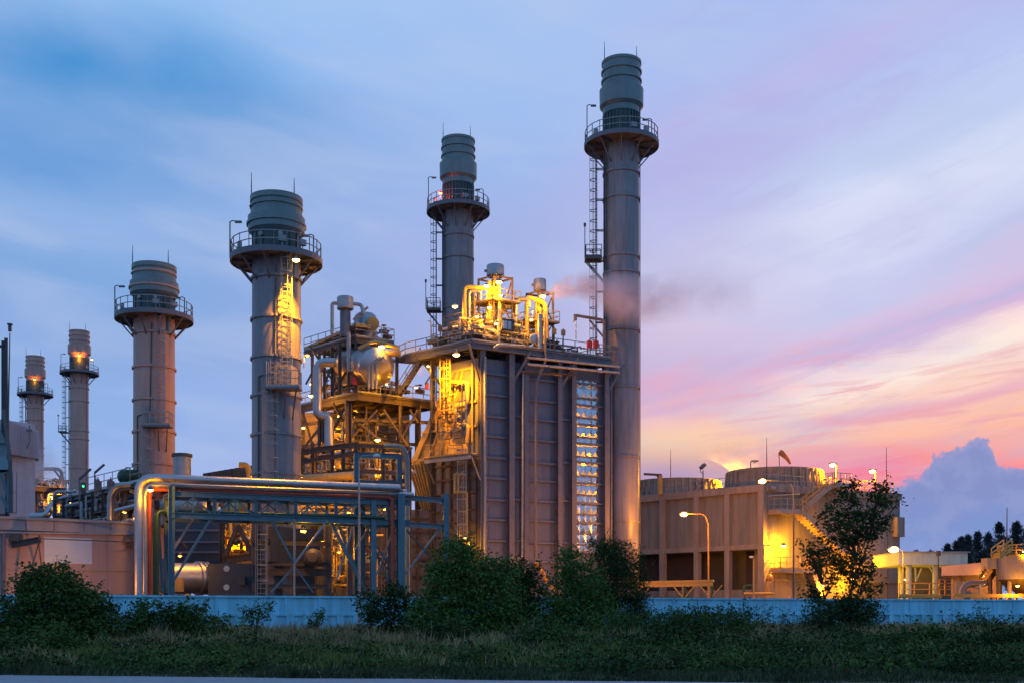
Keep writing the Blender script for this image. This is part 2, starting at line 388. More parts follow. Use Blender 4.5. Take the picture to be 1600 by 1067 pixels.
        ORG[ob.name] = Vector(o_); return ob

def tag(o, label=None, cat=None, group=None, kind=None):
    if label: o['label'] = label
    if cat: o['category'] = cat
    if group: o['group'] = group
    if kind: o['kind'] = kind
    return o
def thing(name, label, cat, loc=(0, 0, 0), group=None):
    o = bpy.data.objects.new(name, None); C.objects.link(o); o.location = loc; o.empty_display_size = .5
    ORG[o.name] = Vector(loc); return tag(o, label, cat, group)
def copy_tree(o, parent=None):
    c = o.copy(); C.objects.link(c); c.parent = parent; ORG[c.name] = ORG.get(o.name, Vector())
    for ch in list(o.children): copy_tree(ch, c)
    return c
SOD = (1.0, .37, .0)
def light(parent, loc, power, col=SOD, rad=.15, spot=None, aim=None):
    l = bpy.data.lights.new('lamp_light', 'SPOT' if spot else 'POINT'); l.energy = power; l.color = col; l.shadow_soft_size = rad
    if spot: l.spot_size = R(spot); l.spot_blend = 1.0
    o = bpy.data.objects.new('lamp_light', l); C.objects.link(o)
    o.location = Vector(loc) - (ORG[parent.name] if parent else Vector())
    if aim is not None: o.rotation_euler = (Vector(aim) - Vector(loc)).to_track_quat('-Z', 'Y').to_euler()
    if parent: o.parent = parent
    return o
def lamp_on(parent, p, power, size=.42, stem=None, col=SOD, m='bulb', name='lamp', spot=None, aim=None):
    """a shaded lamp fixed to a thing: housing with a glowing bowl below"""
    p = Vector(p); h = MB(); h.lathe(p, [(size * .5, .02), (size * .42, .14), (size * .2, .24), (.03, .26)], 12)
    if stem is not None: h.tube([p + Vector((0, 0, .24)), Vector(stem)], .035, 6)
    ho = h.build(name, 'grey_steel', parent)
    b = MB(); b.sphere(p, size * .5, .55); b.build('bulb', m, ho, True)
    if power: light(parent, p + Vector((0, 0, -.36)), power, col, .12, spot, aim)
def street_lamp(px, head, D, basez, label, lit=0, polepx=None, headpx=None, py_top=None, mp='galv', big=.34, arm=True, group='street lamps round the plant', r=.075):
    """pole at polepx, curved arm to the head pixel"""
    xp = X(polepx, D); base = Vector((xp, D, basez)); t = thing('street_lamp', label, 'street lamp', base, group)
    zt = Z(py_top, D); hp = P(headpx, head, D - .3)
    a = MB(); a.tube([base, base + Vector((0, 0, (zt - basez) * .5)), Vector((xp, D, zt))], [r, r * .8, r * .6], 8)
    a.box(base + Vector((0, 0, .1)), (.35, .35, .2)); a.build('pole', mp, t, True)
    if arm:
        b = MB(); b.pipe([Vector((xp, D, zt - .05)), Vector((xp + (hp.x - xp) * .15, D - .05, hp.z + .05)), hp + Vector((0, 0, .08))], r * .5, 6, .5); b.build('arm', mp, t, True)
    d = Vector((math.copysign(1, hp.x - xp), 0, .12))
    hd = MB(); q = hp
    hd.hexa([q + Vector(v) * big for v in ((-.9, -.45, .05), (.9, -.45, .05), (.9, .45, .05), (-.9, .45, .05), (-.6, -.3, .5), (.6, -.3, .5), (.6, .3, .5), (-.6, .3, .5))])
    ho = hd.build('lamp_head', mp, t)
    bl = MB(); bl.sphere(q, big * .78, .6); bl.build('bulb', 'bulb' if lit else 'lens', ho, True)
    if lit: light(t, q - Vector((0, 0, big + .1)), lit, ORG_L)
    return t

# ------------------------------------------------------------------ setting: ground, road
def gz(x, y):
    t_ = max(0, min(1, (y - 31 + .170 * x) / 16)); s_ = t_ * t_ * (3 - 2 * t_)
    bump = 0 if y > 70 else .12 * math.sin(x * .35 + 1) * math.sin(y * .3) * s_
    return s_ * .3 + (.3 if y > 100 else 0) + bump * (1 if t_ < 1 or y < 62 else max(0, (70 - y) / 8))
def build_ground():
    xs = sorted(set([-3000, -1500, -700, -350, -200, -120] + [i * 4 - 80 for i in range(45)] + [130, 200, 350, 700, 1500, 3000]))
    ys = sorted(set([-200, -80, -30, 0, 10, 20] + [24 + i * 2 for i in range(26)] + [85, 110, 160, 250, 500, 1000, 2000, 4000]))
    b = MB(); vs = [(x, y, gz(x, y)) for y in ys for x in xs]; nx = len(xs)
    fs = [(j * nx + i, j * nx + i + 1, (j + 1) * nx + i + 1, (j + 1) * nx + i) for j in range(len(ys) - 1) for i in range(nx - 1)]
    b.add(vs, fs); g = b.build('ground', 'soil', None, True); tag(g, kind='structure')
    r = MB(); edge = lambda x: 30.55 - .170 * (x + 13.6)
    n = 60; vs = []; fs = []
    for i in range(n + 1):
        x = -70 + i * 2.4; e = edge(x) + .10 * math.sin(x * 1.7) + .07 * math.sin(x * 4.1 + 1)
        vs += [(x, e - 11, .02), (x, e, .02)]
    for i in range(n): fs.append((2 * i, 2 * i + 2, 2 * i + 3, 2 * i + 1))
    r.add(vs, fs); o = r.build('road', 'asphalt'); tag(o, kind='structure')
    return edge
EDGE = build_ground()

# ------------------------------------------------------------------ perimeter wall
FA = Vector((X(0, 68), 68, 0)); FB = Vector((X(1600, 98), 98, 0))
def build_wall():
    d = (FB - FA).normalized(); n = Vector((d.y, -d.x, 0)); A = FA - d * 14; L = (FB - FA).length + 75
    t = thing('perimeter_wall', 'long pale blue concrete boundary wall with ribbed upper band behind the bushes', 'wall', XY(A, .2))
    top = 2.72; ang = math.atan2(d.y, d.x)
    def pt(s, off, z): p = A + d * s + n * off; return Vector((p.x, p.y, z))
    def slab(mb, s0, s1, o0, o1, z0, z1): mb.hexa([pt(s0, o0, z0), pt(s1, o0, z0), pt(s1, o1, z0), pt(s0, o1, z0), pt(s0, o0, z1), pt(s1, o0, z1), pt(s1, o1, z1), pt(s0, o1, z1)])
    b = MB(); slab(b, 0, L, .12, -.12, top - .12, top); b.build('coping', 'wall_blue', t)
    b = MB(); slab(b, 0, L, .10, -.08, 1.44, 1.60); b.build('ledge', 'wall_blue', t)
    s = 0.0; k = 0
    while s < L:
        w = 2.2; b = MB()
        slab(b, s, s + w - .004, 0, -.06, 1.60, top - .12)
        slab(b, s, s + .14, .07, 0, 1.60, top - .12)
        b.build('wall_panel', 'wall_blue', t)
        b = MB(); slab(b, s, s + w - .004, -.02, -.08, .0, 1.44)
        slab(b, s + .1, s + .55, .09, -.02, .0, 1.44); slab(b, s + 1.2, s + 1.65, .09, -.02, .0, 1.44)
        b.build('lower_panel', 'wall_blue_deep' if k % 5 == 2 else 'wall_blue', t)
        s += w; k += 1
build_wall()

# ------------------------------------------------------------------ chimneys
def rings(c, zs, r, m, t, name='band'):
    for z in zs:
        b = MB(); b.lathe(c, [(r, z - .09), (r + .13, z - .09), (r + .13, z + .09), (r, z + .09)], 36, False); b.build(name, m, t, False)
def round_platform(t, z, r0, r1, drop, name='platform', m='grey_steel', nbr=10):
    b = MB(); b.lathe((0, 0, 0), [(r0, z - .12), (r1, z - .12), (r1, z), (r0, z)], 36, False)
    b.lathe((0, 0, 0), [(r1 - .02, z - .32), (r1 + .05, z - .32), (r1 + .05, z + .12), (r1 - .02, z + .12)], 36, False)
    o = b.build(name, m, t)
    for i in range(nbr):
        a = 2 * math.pi * (i + .35) / nbr; c_, s_ = math.cos(a), math.sin(a); k = MB()
        k.bar((r0 * c_, r0 * s_, z - .25), (r1 * c_, r1 * s_, z - .22), .12, .22)
        k.bar(((r1 - .25) * c_, (r1 - .25) * s_, z - .28), (r0 * c_, r0 * s_, z - drop), .11, .11)
        k.build('bracket', m, o)
    pts = [((r1 - .05) * math.cos(2 * math.pi * i / 22), (r1 - .05) * math.sin(2 * math.pi * i / 22), z) for i in range(22)]
    k = MB(); k.rail(pts, 1.25, 1.0, .06, True); k.build('railing', 'galv', o)
    return o
def top_gear(t, z, zt, r, post=2.4, warm=False):
    for ax, h in ((-.96, 1.8), (.80, 1.35)):
        b = MB(); b.tube([(ax * r, -.35 * r, zt - 2.4), (ax * r, -.35 * r, zt + h * .4), (ax * r, -.35 * r, zt + h)], [.045, .04, .02], 6)
        b.box((ax * r * .97, -.3 * r, zt - .8), (.4, .35, .12)); b.build('lightning_rod', 'dark_steel', t)
    for sx, hh, off in ((-1, post, .0), (1, post * .62, -.5)):
        x = sx * (3.35 + off); b = MB(); b.tube([(x, -.5, z), (x, -.5, z + hh)], .05, 6)
        b.pipe([(x, -.5, z + hh - .02), (x + .2 * (1 if sx < 0 else -1), -.5, z + hh + .1), (x + .45 * (1 if sx < 0 else -1), -.5, z + hh)], .04, 6)
        o = b.build('lamp_post', 'dark_steel', t); q = (x + .62 * (1 if sx < 0 else -1), -.5, z + hh - .02)
        k = MB(); k.box(q, (.5, .22, .14)); k.build('lamp_head', 'grey_steel', o)
    for a in (200, 325, 290):
        c_, s_ = math.cos(R(a)), math.sin(R(a)); b = MB(); b.box((2.7 * c_, 2.7 * s_, z + .85), (.55, .3, .45), R(a + 90)); b.bar((2.7 * c_, 2.7 * s_, z), (2.7 * c_, 2.7 * s_, z + .7), .08)
        b.build('junction_box', 'galv', t)

def build_tall(label):
    t = thing('chimney_stack', label, 'chimney', (0, 0, 0), 'tall steel chimney stacks')
    zp = 47.6
    b = MB(); b.lathe((0, 0, 0), [(1.72, 0), (1.72, 23), (1.70, 36), (1.70, zp)], 40); b.build('shell', 'stack_paint', t, True)
    b = MB(); b.lathe((0, 0, 0), [(1.72, zp), (1.72, 50.4)], 40)
    for i in range(30):
        a = 2 * math.pi * i / 30; b.box((1.76 * math.cos(a), 1.76 * math.sin(a), zp + 1.4), (.12, .16, 2.7), a)
    b.build('silencer_section', 'stack_dark', t)
    b = MB(); b.lathe((0, 0, 0), [(1.80, 50.4), (1.82, 51.25)], 40); b.build('neck', 'stack_cap', t, True)
    b = MB(); b.lathe((0, 0, 0), [(1.82, 50.95), (2.10, 51.25), (2.12, 52.85), (2.0, 52.95), (1.86, 52.95)], 40); b.build('collar', 'stack_cap', t, True)
    b = MB(); b.lathe((0, 0, 0), [(1.84, 52.95), (1.84, 55.3), (1.92, 55.35), (1.92, 55.6), (1.72, 55.6), (1.68, 55.2), (1.68, 53.2)], 40); b.build('top_section', 'stack_cap', t, True)
    rings((0, 0, 0), [53.7, 54.6], 1.83, 'stack_cap', t)
    rings((0, 0, 0), [44.6, 42.1, 36.4, 34.8, 29.2, 23.6, 16.8, 10.5], 1.70, 'stack_paint', t)
    round_platform(t, zp, 1.7, 3.55, 2.2)
    top_gear(t, zp, 55.6, 1.75, 3.6)
    b = MB(); b.ladder((-2.45, -.5, 36.3), 11.2, (-1, -.12, 0), .55, c0=.6, cstep=1.0); b.build('upper_ladder', 'dark_steel', t)
    b = MB(); b.ladder((-2.45, -.5, 22.0), 14.2, (-1, -.12, 0), .55, c0=2.4, cstep=1.0); b.build('lower_ladder', 'dark_steel', t)
    for z in range(24, 47, 3):
        b = MB(); b.bar((-1.6, -.6, z), (-2.5, -.6, z), .08); b.bar((-1.6, -.2, z), (-2.5, -.25, z), .08); b.build('ladder_support', 'dark_steel', t)
    b = MB(); b.box((-2.75, -.5, 36.1), (1.6, 1.5, .16)); b.bar((-3.4, -.5, 36), (-1.6, -.5, 33.9), .1); b.bar((-3.4, .1, 36), (-1.6, .1, 33.9), .1)
    o = b.build('rest_platform', 'dark_steel', t); b = MB(); b.rail([(-2.0, -1.2, 36.18), (-3.5, -1.2, 36.18), (-3.5, .2, 36.18), (-2.0, .2, 36.18)], 1.2, .7, .06); b.build('railing', 'dark_steel', o)
    b = MB(); b.tube([(-3.6, -1.2, 36.1), (-3.6, -1.2, 39.2)], .045, 6); b.box((-3.6, -1.2, 39.3), (.22, .22, .3)); b.build('lamp_post', 'dark_steel', t)
    b = MB(); b.tube([(-1.72, -.75, 2), (-1.72, -.75, 47)], .09, 8); b.tube([(-1.55, -1.0, 2), (-1.55, -1.0, 47)], .05, 6); b.build('conduit', 'dark_steel', t)
    b = MB(); b.tube([(1.72, -.6, 8), (1.72, -.6, 52)], .05, 6); b.build('cable', 'dark_steel', t)
    return t
def build_short(label):
    t = thing('chimney_stack', label, 'chimney', (0, 0, 0), 'short steel chimney stacks with round platforms')
    zp = 28.9
    b = MB(); b.lathe((0, 0, 0), [(1.82, 0), (1.80, 20), (1.78, zp)], 40); b.build('shell', 'stack_paint', t, True)
    b = MB(); b.lathe((0, 0, 0), [(1.76, zp), (1.76, 31.0)], 40)
    for i in range(16):
        a = 2 * math.pi * i / 16; b.box((1.79 * math.cos(a), 1.79 * math.sin(a), zp + 1.0), (.07, .07, 2.0), a)
    o = b.build('silencer_section', 'stack_dark', t)
    for a in (-115, -70, 20): 
        k = MB(); c_, s_ = math.cos(R(a)), math.sin(R(a)); k.tube([(1.6 * c_, 1.6 * s_, 30.4), (1.95 * c_, 1.95 * s_, 30.4)], .17, 12); k.build('port', 'galv', o, True)
    b = MB(); b.lathe((0, 0, 0), [(1.80, 30.75), (2.08, 31.0), (2.10, 32.1), (2.0, 32.2), (1.86, 32.2)], 40); b.build('collar', 'stack_cap', t, True)
    b = MB(); b.lathe((0, 0, 0), [(1.90, 32.2), (1.90, 32.6), (1.84, 32.65), (1.84, 33.2), (1.94, 33.25), (1.94, 33.65), (1.76, 33.65), (1.72, 33.3), (1.72, 32.4)], 40); b.build('top_section', 'stack_cap', t, True)
    rings((0, 0, 0), [32.9], 1.82, 'stack_cap', t); rings((0, 0, 0), [31.55], 2.07, 'stack_cap', t)
    rings((0, 0, 0), [27.3, 24.2, 21.2, 18.3, 15.3, 12.3, 9], 1.80, 'stack_paint', t)
    round_platform(t, zp, 1.75, 3.35, 1.9)
    top_gear(t, zp, 33.65, 1.8, 2.8)
    b = MB(); b.ladder((1.1, -1.95, 18.6), 10.1, (.35, -1, 0), .6, c0=.3, cstep=1.05, t=.06); b.build('upper_ladder', 'galv', t)
    b = MB(); b.ladder((.15, -2.05, 8.0), 12.6, (0, -1, 0), .6, c0=2.2, cstep=1.05, t=.06); b.build('lower_ladder', 'galv', t)
    b = MB(); b.box((1.0, -2.35, 18.5), (2.5, 1.2, .16)); b.bar((2.0, -2.8, 18.45), (1.4, -1.1, 16.4), .1); b.bar((1.2, -2.8, 18.45), (.9, -1.5, 16.4), .1)
    o = b.build('rest_platform', 'grey_steel', t); b = MB(); b.rail([(-.1, -2.9, 18.58), (2.2, -2.9, 18.58), (2.2, -1.9, 18.58)], 1.2, .6, .06); b.build('railing', 'galv', o)
    b = MB(); b.box((-.25, -1.72, 11.0), (.9, .25, 15)); b.build('cable_tray', 'stack_warm', t)
    b = MB(); b.pipe([(-1.0, -1.6, 4), (-1.0, -1.6, 19.6), (.2, -1.85, 19.9), (.35, -1.85, 28)], .05, 6); b.build('conduit', 'dark_steel', t)
    b = MB(); b.tube([(1.6, -.95, 27.2), (1.6, -.95, 28.8)], .22, 10); b.build('drain_pot', 'galv', t, True)
    return t
tall = build_tall('tallest-looking grey chimney, at the right end of the windowed boiler block')
tall.location = (X(971, 111), 111, 0); tall.scale = (1, 1, .98)
def lampish(t, dz, power, dx=.4, m='bulb_small', size=.5):
    o = Vector(t.location); ORG[t.name] = o
    lamp_on(t, o + Vector((dx, -2.5, dz)), power, size, o + Vector((dx * .8, -1.6, dz + .35)), m=m, col=ORG_L)
s2 = copy_tree(tall); s2.scale = (1, 1, 1); s2.location = (X(716, 131), 131, -.4); s2['label'] = 'tall grey chimney rising behind the boiler roof with its pipe towers'
s3 = copy_tree(tall); s3.scale = (1, 1, 1); s3.location = (X(124, 222), 222, 0); s3['label'] = 'far brown chimney with an orange lamp glowing above its platform, second from the left'
s4 = copy_tree(tall); s4.scale = (1, 1, 1); s4.location = (X(55, 244), 244, 0); s4['label'] = 'farthest brown chimney, partly behind the white clad building'
for s_ in (s3, s4):
    for ch in s_.children:
        if ch.type == 'MESH' and ch.name.split('.')[0] in ('shell', 'collar', 'top_section', 'neck', 'band'):
            ch.data = ch.data.copy(); ch.data.materials[0] = M['stack_warm']
sh = build_short('thick grey chimney with its caged ladder lit yellow by a lamp under the platform')
sh.location = (X(432, 86), 86, 0); sh.scale = (1, 1, .965)
sh2 = copy_tree(sh); sh2.location = (X(241, 103), 103, 0); sh2['label'] = 'unlit brownish chimney behind the silver pipe bend, left of the yellow-lit one'
for ch in sh2.children:
    if ch.type == 'MESH' and ch.name.split('.')[0] in ('shell', 'band'):
        ch.data = ch.data.copy(); ch.data.materials[0] = M['stack_warm']
# platform lamps
ORG[sh.name] = Vector(sh.location); o = Vector(sh.location)
lamp_on(sh, o + Vector((2.0, -2.9, 28.0)), 30000, .55, o + Vector((2.0, -2.8, 28.7)), spot=80, aim=o + Vector((1.5, -1.3, 16)))
lampish(s3, 50.4, 520, .9); lampish(s4, 50.4, 200, .9)
lamp_on(s2, Vector(s2.location) + Vector((-1.9, -2.0, 48.9)), 220, .4, Vector(s2.location) + Vector((-1.9, -1.9, 47.7)), col=(1, .1, .03), m='bulb_red') if not ORG.update({s2.name: Vector(s2.location)}) else None
ORG[s3.name] = Vector(s3.location)
lamp_on(s3, Vector(s3.location) + Vector((2.75, -1.0, 50.0)), 0, .5, m='bulb_small')

# ------------------------------------------------------------------ helper: random pipework inside an oriented box
PIPEM = ['galv', 'silver_dull', 'brown_steel', 'silver_dull', 'grey_steel', 'tan_casing']
def pipework(t, o, u, v, L, Wd, z0, z1, n, seed, rmin=.05, rmax=.16, mats=PIPEM, valves=4):
    rg = random.Random(seed); u = Vector(u).normalized(); v = Vector(v).normalized(); o = Vector(o)
    def q(a, b, z): return Vector((*(o + u * a + v * b).xy, z))
    for i in range(n):
        a, b_, z = rg.uniform(0, L), rg.uniform(0, Wd), rg.uniform(z0, z1); pts = [q(a, b_, z)]; ax = rg.choice('uvz')
        for k in range(rg.randint(2, 4)):
            if ax == 'u': a = rg.uniform(0, L)
            elif ax == 'v': b_ = rg.uniform(0, Wd)
            else: z = rg.uniform(z0, z1)
            pts.append(q(a, b_, z)); ax = rg.choice([c for c in 'uvzz' if c != ax])
        pts = [p for j, p in enumerate(pts) if j == 0 or (p - pts[j - 1]).length > .25]
        if len(pts) < 2: continue
        mb = MB(); r = rg.uniform(rmin, rmax); mb.pipe(pts, r, 8)
        for p, p2 in zip(pts, pts[1:]):
            if rg.random() < .5:
                m_ = p.lerp(p2, .5); d_ = (p2 - p).normalized() * .06; mb.tube([m_ - d_, m_ + d_], r * 1.7, 8)
        mb.build('pipe', rg.choice(mats), t, True)
    for i in range(valves):
        p = q(rg.uniform(0, L), rg.uniform(0, Wd * .4), rg.uniform(z0 + .3, z0 + (z1 - z0) * .6)); mb = MB()
        mb.sphere(p, .26, 1, 10); mb.tube([p, p + Vector((0, 0, .6))], .05, 6); mb.tube([p + Vector((0, 0, .55)), p + Vector((0, 0, .62))], .24, 12); mb.bar(p - u * .45, p + u * .45, .3)
        mb.build('valve', rg.choice(['grey_steel', 'galv', 'brown_steel', 'silver_dull']), t, True)

# ------------------------------------------------------------------ main boiler block
A0 = Vector((X(737, 101), 101, 0)); B0 = Vector((X(955, 108.2), 108.2, 0)); C0 = Vector((X(633, 107), 107, 0))
U = (B0 - A0).normalized(); V = (C0 - A0).normalized()
N = Vector((U.y, -U.x, 0)); NV = Vector((V.y, -V.x, 0)); NV = NV if NV.y < 0 else -NV
def main_boiler():
    A1 = A0 + U * .9 + V * .0 - N * .9; 
    A = Vector((X(748, 102.2), 102.2, 0)); B = A + U * ((B0 - A0).length - .6)
    D = A + V * 6.5
    t = thing('boiler_building', 'large steel boiler block with ribbed grey casing, crowded pipe roof and yellow lit end hood', 'boiler building', XY(A, G0))
    ztop = 24.2
    depth = V * 4.0
    b = MB(); b.prism([A, B, B + depth, A + depth], G0, ztop); b.build('casing', 'casing', t)
    # columns and stiffeners of the long front face, read as positions along the wall
    cols = [(750, .5), (795, .55), (818, .5), (870, .45), (892, .5), (943, .45)]
    zc = ztop + .6
    for px, w in cols:
        p = on(px, A, B) + N * .33; k = MB(); k.ibar(XY(p, G0), XY(p, zc), w, .6, (N.x, N.y, 0)); k.build('column', 'grey_steel', t)
    def stiff(px0, px1, pys, w=.18, d=.24):
        for py in pys:
            p0 = W(px0, py, A, B, d / 2 + .0); p1 = W(px1, py, A, B, d / 2 + .0); p1.z = p0.z
            k = MB(); k.bar(p0, p1, d, w); k.build('stiffener', 'casing', t)
    ys1 = [583, 616, 650, 681, 714, 746, 780, 811, 844, 876, 905]
    stiff(753, 790, ys1); stiff(800, 814, ys1[::2]); stiff(823, 867, [592, 625, 655, 687, 722, 750, 782, 813, 847, 877]); stiff(874, 889, [592, 655, 722, 782, 847]); stiff(897, 940, [598, 632, 662, 692, 721, 754, 785, 816, 850, 878])
    # recessed darker panels in the first and third bay, small hatch plates
    for y0, y1 in zip(ys1[:-1], ys1[1:]):
        k = MB(); p0 = W(764, y1 - 4, A, B, .03); p1 = W(782, y0 + 10, A, B, .03)
        k.hexa([XY(p0, p0.z), XY(p1, p0.z), XY(p1, p0.z) - N * .05, XY(p0, p0.z) - N * .05, XY(p0, p1.z), XY(p1, p1.z), XY(p1, p1.z) - N * .05, XY(p0, p1.z) - N * .05])
        k.build('hatch_plate', 'casing', t)
    # quilted stainless window strip
    s0 = on(896.5, A, B); s1 = on(934, A, B); st = MB(); zt, zb = Z(590, s0.y), Z(862, s0.y); rows = 18; nc = 4
    fr = MB(); 
    for i in range(nc):
        for j in range(rows):
            a = s0.lerp(s1, i / nc) + N * .04; c = s0.lerp(s1, (i + 1) / nc) + N * .04; z_0 = zb + (zt - zb) * j / rows; z_1 = zb + (zt - zb) * (j + 1) / rows - .01
            pk = a.lerp(c, .5) + N * (.13 if (i * 3 + j) % 4 else .09)
            st.add([XY(a, z_0), XY(c, z_0), XY(c, z_1), XY(a, z_1), XY(pk, (z_0 + z_1) / 2)], [(0, 1, 4), (1, 2, 4), (2, 3, 4), (3, 0, 4)])
    so_ = st.build('quilted_cladding', 'stainless', t)
    for j in range(0, rows + 1, 2):
        z_ = zb + (zt - zb) * j / rows; fr = MB(); fr.bar(XY(s0 + N * .1, z_ - .07), XY(s1 + N * .1, z_ - .07), .24, .07); fr.build('frame_bar', 'grey_steel', so_)
    # long downpipes on the face
    def run(pts, r, m, off=.75, nm='downpipe'):
        k = MB(); k.pipe([W(x_, y_, A, B, off) for x_, y_ in pts], r, 8); 
        return k.build(nm, m, t, True)
    run([(751.5, 560), (751.5, 905)], .13, 'galv'); run([(870, 588), (811, 582), (809.5, 872), (790, 872)], .1, 'galv')
    run([(843, 490), (843, 548), (845, 566), (829, 600), (828, 882)], .13, 'grey_steel', 1.0); run([(828, 878), (857, 925)], .2, 'yellow_paint', 1.0)
    run([(953, 590), (953, 925)], .12, 'casing', .2); run([(949, 596), (949, 925)], .09, 'casing', .3)
    run([(813, 563), (955, 577)], .13, 'silver', 1.3, 'header_pipe'); run([(813, 573), (955, 586)], .13, 'silver', 1.3, 'header_pipe')
    run([(756, 552), (762, 546), (804, 548)], .17, 'silver_dull', 1.9, 'header_pipe'); run([(806, 583), (890, 588)], .09, 'brown_steel', .9, 'header_pipe')
    for px in (880, 922):
        k = MB(); a = W(px, 556, A, B, 1.2); k.bar(a, a - Vector((0, 0, 2.3)), .1); k.build('hanger', 'brown_steel', t)
    # roof deck
    dz = 25.35
    pl = [A0, B0, B0 + V * 9.5, C0 + V * 3 + U * 1, C0]
    k = MB(); k.prism(pl, dz, dz + .12); dk = k.build('roof_deck', 'dark_steel', t)
    k = MB()
    for a, c in ((A0, B0), (A0, C0), (B0, B0 + V * 9.5), (A0 + V * 4.5, B0 + V * 4.5)): k.ibar(XY(a, dz - .3), XY(c, dz - .3), .3, .55)
    for i in range(9): 
        a = A0.lerp(B0, i / 8) - N * .05; k.ibar(XY(a, dz - .32), XY(a + V * 7.5, dz - .32), .2, .4)
    for i in range(5):
        a = A0.lerp(C0, i / 5); k.ibar(XY(a, dz - .33), XY(a + U * 6, dz - .33), .2, .4)
    k.build('deck_beams', 'grey_steel', dk)
    k = MB(); k.rail([XY(p, dz + .12) for p in (C0 + V * 3 + U, C0, A0, B0, B0 + V * 5)], 1.15, 1.35, .065); k.build('railing', 'galv', dk)
    # knee braces
    for px, s_ in ((748, -1), (795, 1), (870, 1), (943, 1)):
        p = on(px, A, B); k = MB(); e = p + N * 1.15 + U * .0; k.bar(XY(p + N * .3, 21.8), XY(e + U * 1.6 * s_, 25.0), .16, .2); k.build('knee_brace', 'grey_steel', t)
    # end frame: posts under the left part of the deck
    for px, D_ in ((676, 105.5), (690, 106.5)):
        q_ = G(px, D_); k = MB(); k.ibar(q_, XY(q_, dz - .6), .4, .4); k.build('column', 'brown_steel', t)
    # end hood (expansion duct), lit yellow: wider at the bottom-left, narrowing to the top
    a = A + V * .15
    def E(px, py, D_): return P(px, py, D_)
    tz = Z(575, 104); mz = Z(716, 104); bz = Z(795, 105)
    def ringq(z, pl_, pr, d): return [XY(G(pr, 102.4), z), XY(G(pl_, 102.4 + d), z), XY(G(pl_, 102.4 + d) + U * 4, z), XY(G(pr, 102.4) + U * 2, z)]
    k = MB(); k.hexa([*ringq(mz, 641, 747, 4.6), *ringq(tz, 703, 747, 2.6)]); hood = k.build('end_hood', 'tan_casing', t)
    k = MB(); k.hexa([XY(G(680, 105.5), bz), XY(G(662, 106.6), bz), XY(G(662, 106.6) + U * 4, bz), XY(G(680, 105.5) + U * 3, bz), XY(G(684, 105.3), mz - .05), XY(G(641, 107), mz - .05), XY(G(641, 107) + U * 4, mz - .05), XY(G(684, 105.3) + U * 3, mz - .05)]); k.build('lower_hood', 'casing', t)  # grey instead of tan: shade between the lamp-lit fins put into the colour
    def hp(s, f, off=.12):   # s across (0 left..1 right), f up (0 bottom..1 top) on the hood front
        bl, br = G(641, 107.0), G(747, 102.4); tl, tr = G(703, 105), G(747, 102.4)
        p = XY(bl.lerp(br, s), mz).lerp(XY(tl.lerp(tr, s), tz), f); return p + NV * off + Vector((0, 0, 0))
    for s in (.12, .3, .46):
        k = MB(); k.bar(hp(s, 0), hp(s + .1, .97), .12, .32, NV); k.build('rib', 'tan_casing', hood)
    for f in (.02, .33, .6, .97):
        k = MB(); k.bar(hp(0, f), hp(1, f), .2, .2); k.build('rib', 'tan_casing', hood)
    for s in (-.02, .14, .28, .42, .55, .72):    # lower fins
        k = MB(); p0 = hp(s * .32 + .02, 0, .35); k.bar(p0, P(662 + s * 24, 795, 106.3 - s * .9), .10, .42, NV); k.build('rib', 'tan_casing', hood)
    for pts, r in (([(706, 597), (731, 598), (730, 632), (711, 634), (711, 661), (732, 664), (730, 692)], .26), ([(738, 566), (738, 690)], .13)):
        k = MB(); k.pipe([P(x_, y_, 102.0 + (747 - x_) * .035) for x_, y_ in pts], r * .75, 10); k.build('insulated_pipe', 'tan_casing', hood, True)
    pipework(t, G(700, 103.4) + NV * .8, -V, NV, 3.4, .8, Z(705, 103), Z(600, 103), 22, 18, .03, .07, ['dark_steel', 'yellow_paint', 'galv', 'brown_steel'], 4)
    # lower end casing with its grid
    L0, L1 = G(678, 105.6), G(747, 102.3)
    k = MB(); k.prism([L1, L0, L0 + U * 5, L1 + U * 5], G0, mz); lc = k.build('end_casing', 'casing', t)
    M0 = G(556, 108.5)
    k = MB(); k.prism([L0 - NV * .3, M0, M0 + U * 6, L0 + U * 5.8], G0, Z(795, 106)); lc2 = k.build('duct_casing', 'casing', t)
    for py in (730, 752, 774, 800, 818, 838, 858, 880, 902):
        k = MB(); p0, p1 = W(678, py, L0, L1, .1), W(747, py, L0, L1, .1); p1.z = p0.z; k.bar(p0, p1, .22, .12); k.build('stiffener', 'brown_steel', lc)
    for px in (679, 692, 706, 720, 734, 746):
        k = MB(); p0 = W(px, 716, L0, L1, .14); k.bar(p0, XY(p0, G0), .14, .22, NV); k.build('stiffener', 'brown_steel', lc)
    for py in (812, 832, 852, 874, 900):
        k = MB(); p0, p1 = W(558, py, M0, L0, .12), W(676, py, M0, L0, .12); p1.z = p0.z; k.bar(p0, p1, .22, .14); k.build('stiffener', 'brown_steel', lc2)
    for px in (560, 584, 606, 630, 653, 674):
        k = MB(); p0 = W(px, 797, M0, L0, .14); k.bar(p0, XY(p0, G0), .16, .24, NV); k.build('stiffener', 'brown_steel', lc2)
    # caged ladders and landing on the end
    k = MB(); k.ladder(P(698, 665, 102.6), Z(562, 102.6) - Z(665, 102.6), NV, .7, c0=.3, cstep=.95, t=.08); k.build('caged_ladder', 'yellow_paint', t)
    k = MB(); k.ladder(P(724, 920, 101.8), Z(700, 101.8) - Z(920, 101.8), NV, .6, c0=2.4, t=.07); k.build('caged_ladder', 'galv', t)
    lz = Z(712, 102); q0, q1 = G(679, 104.5), G(750, 101.2)
    k = MB(); k.prism([q0, q1, q1 + NV * 1.3, q0 + NV * 1.3], lz - .15, lz); ld = k.build('landing', 'dark_steel', t)
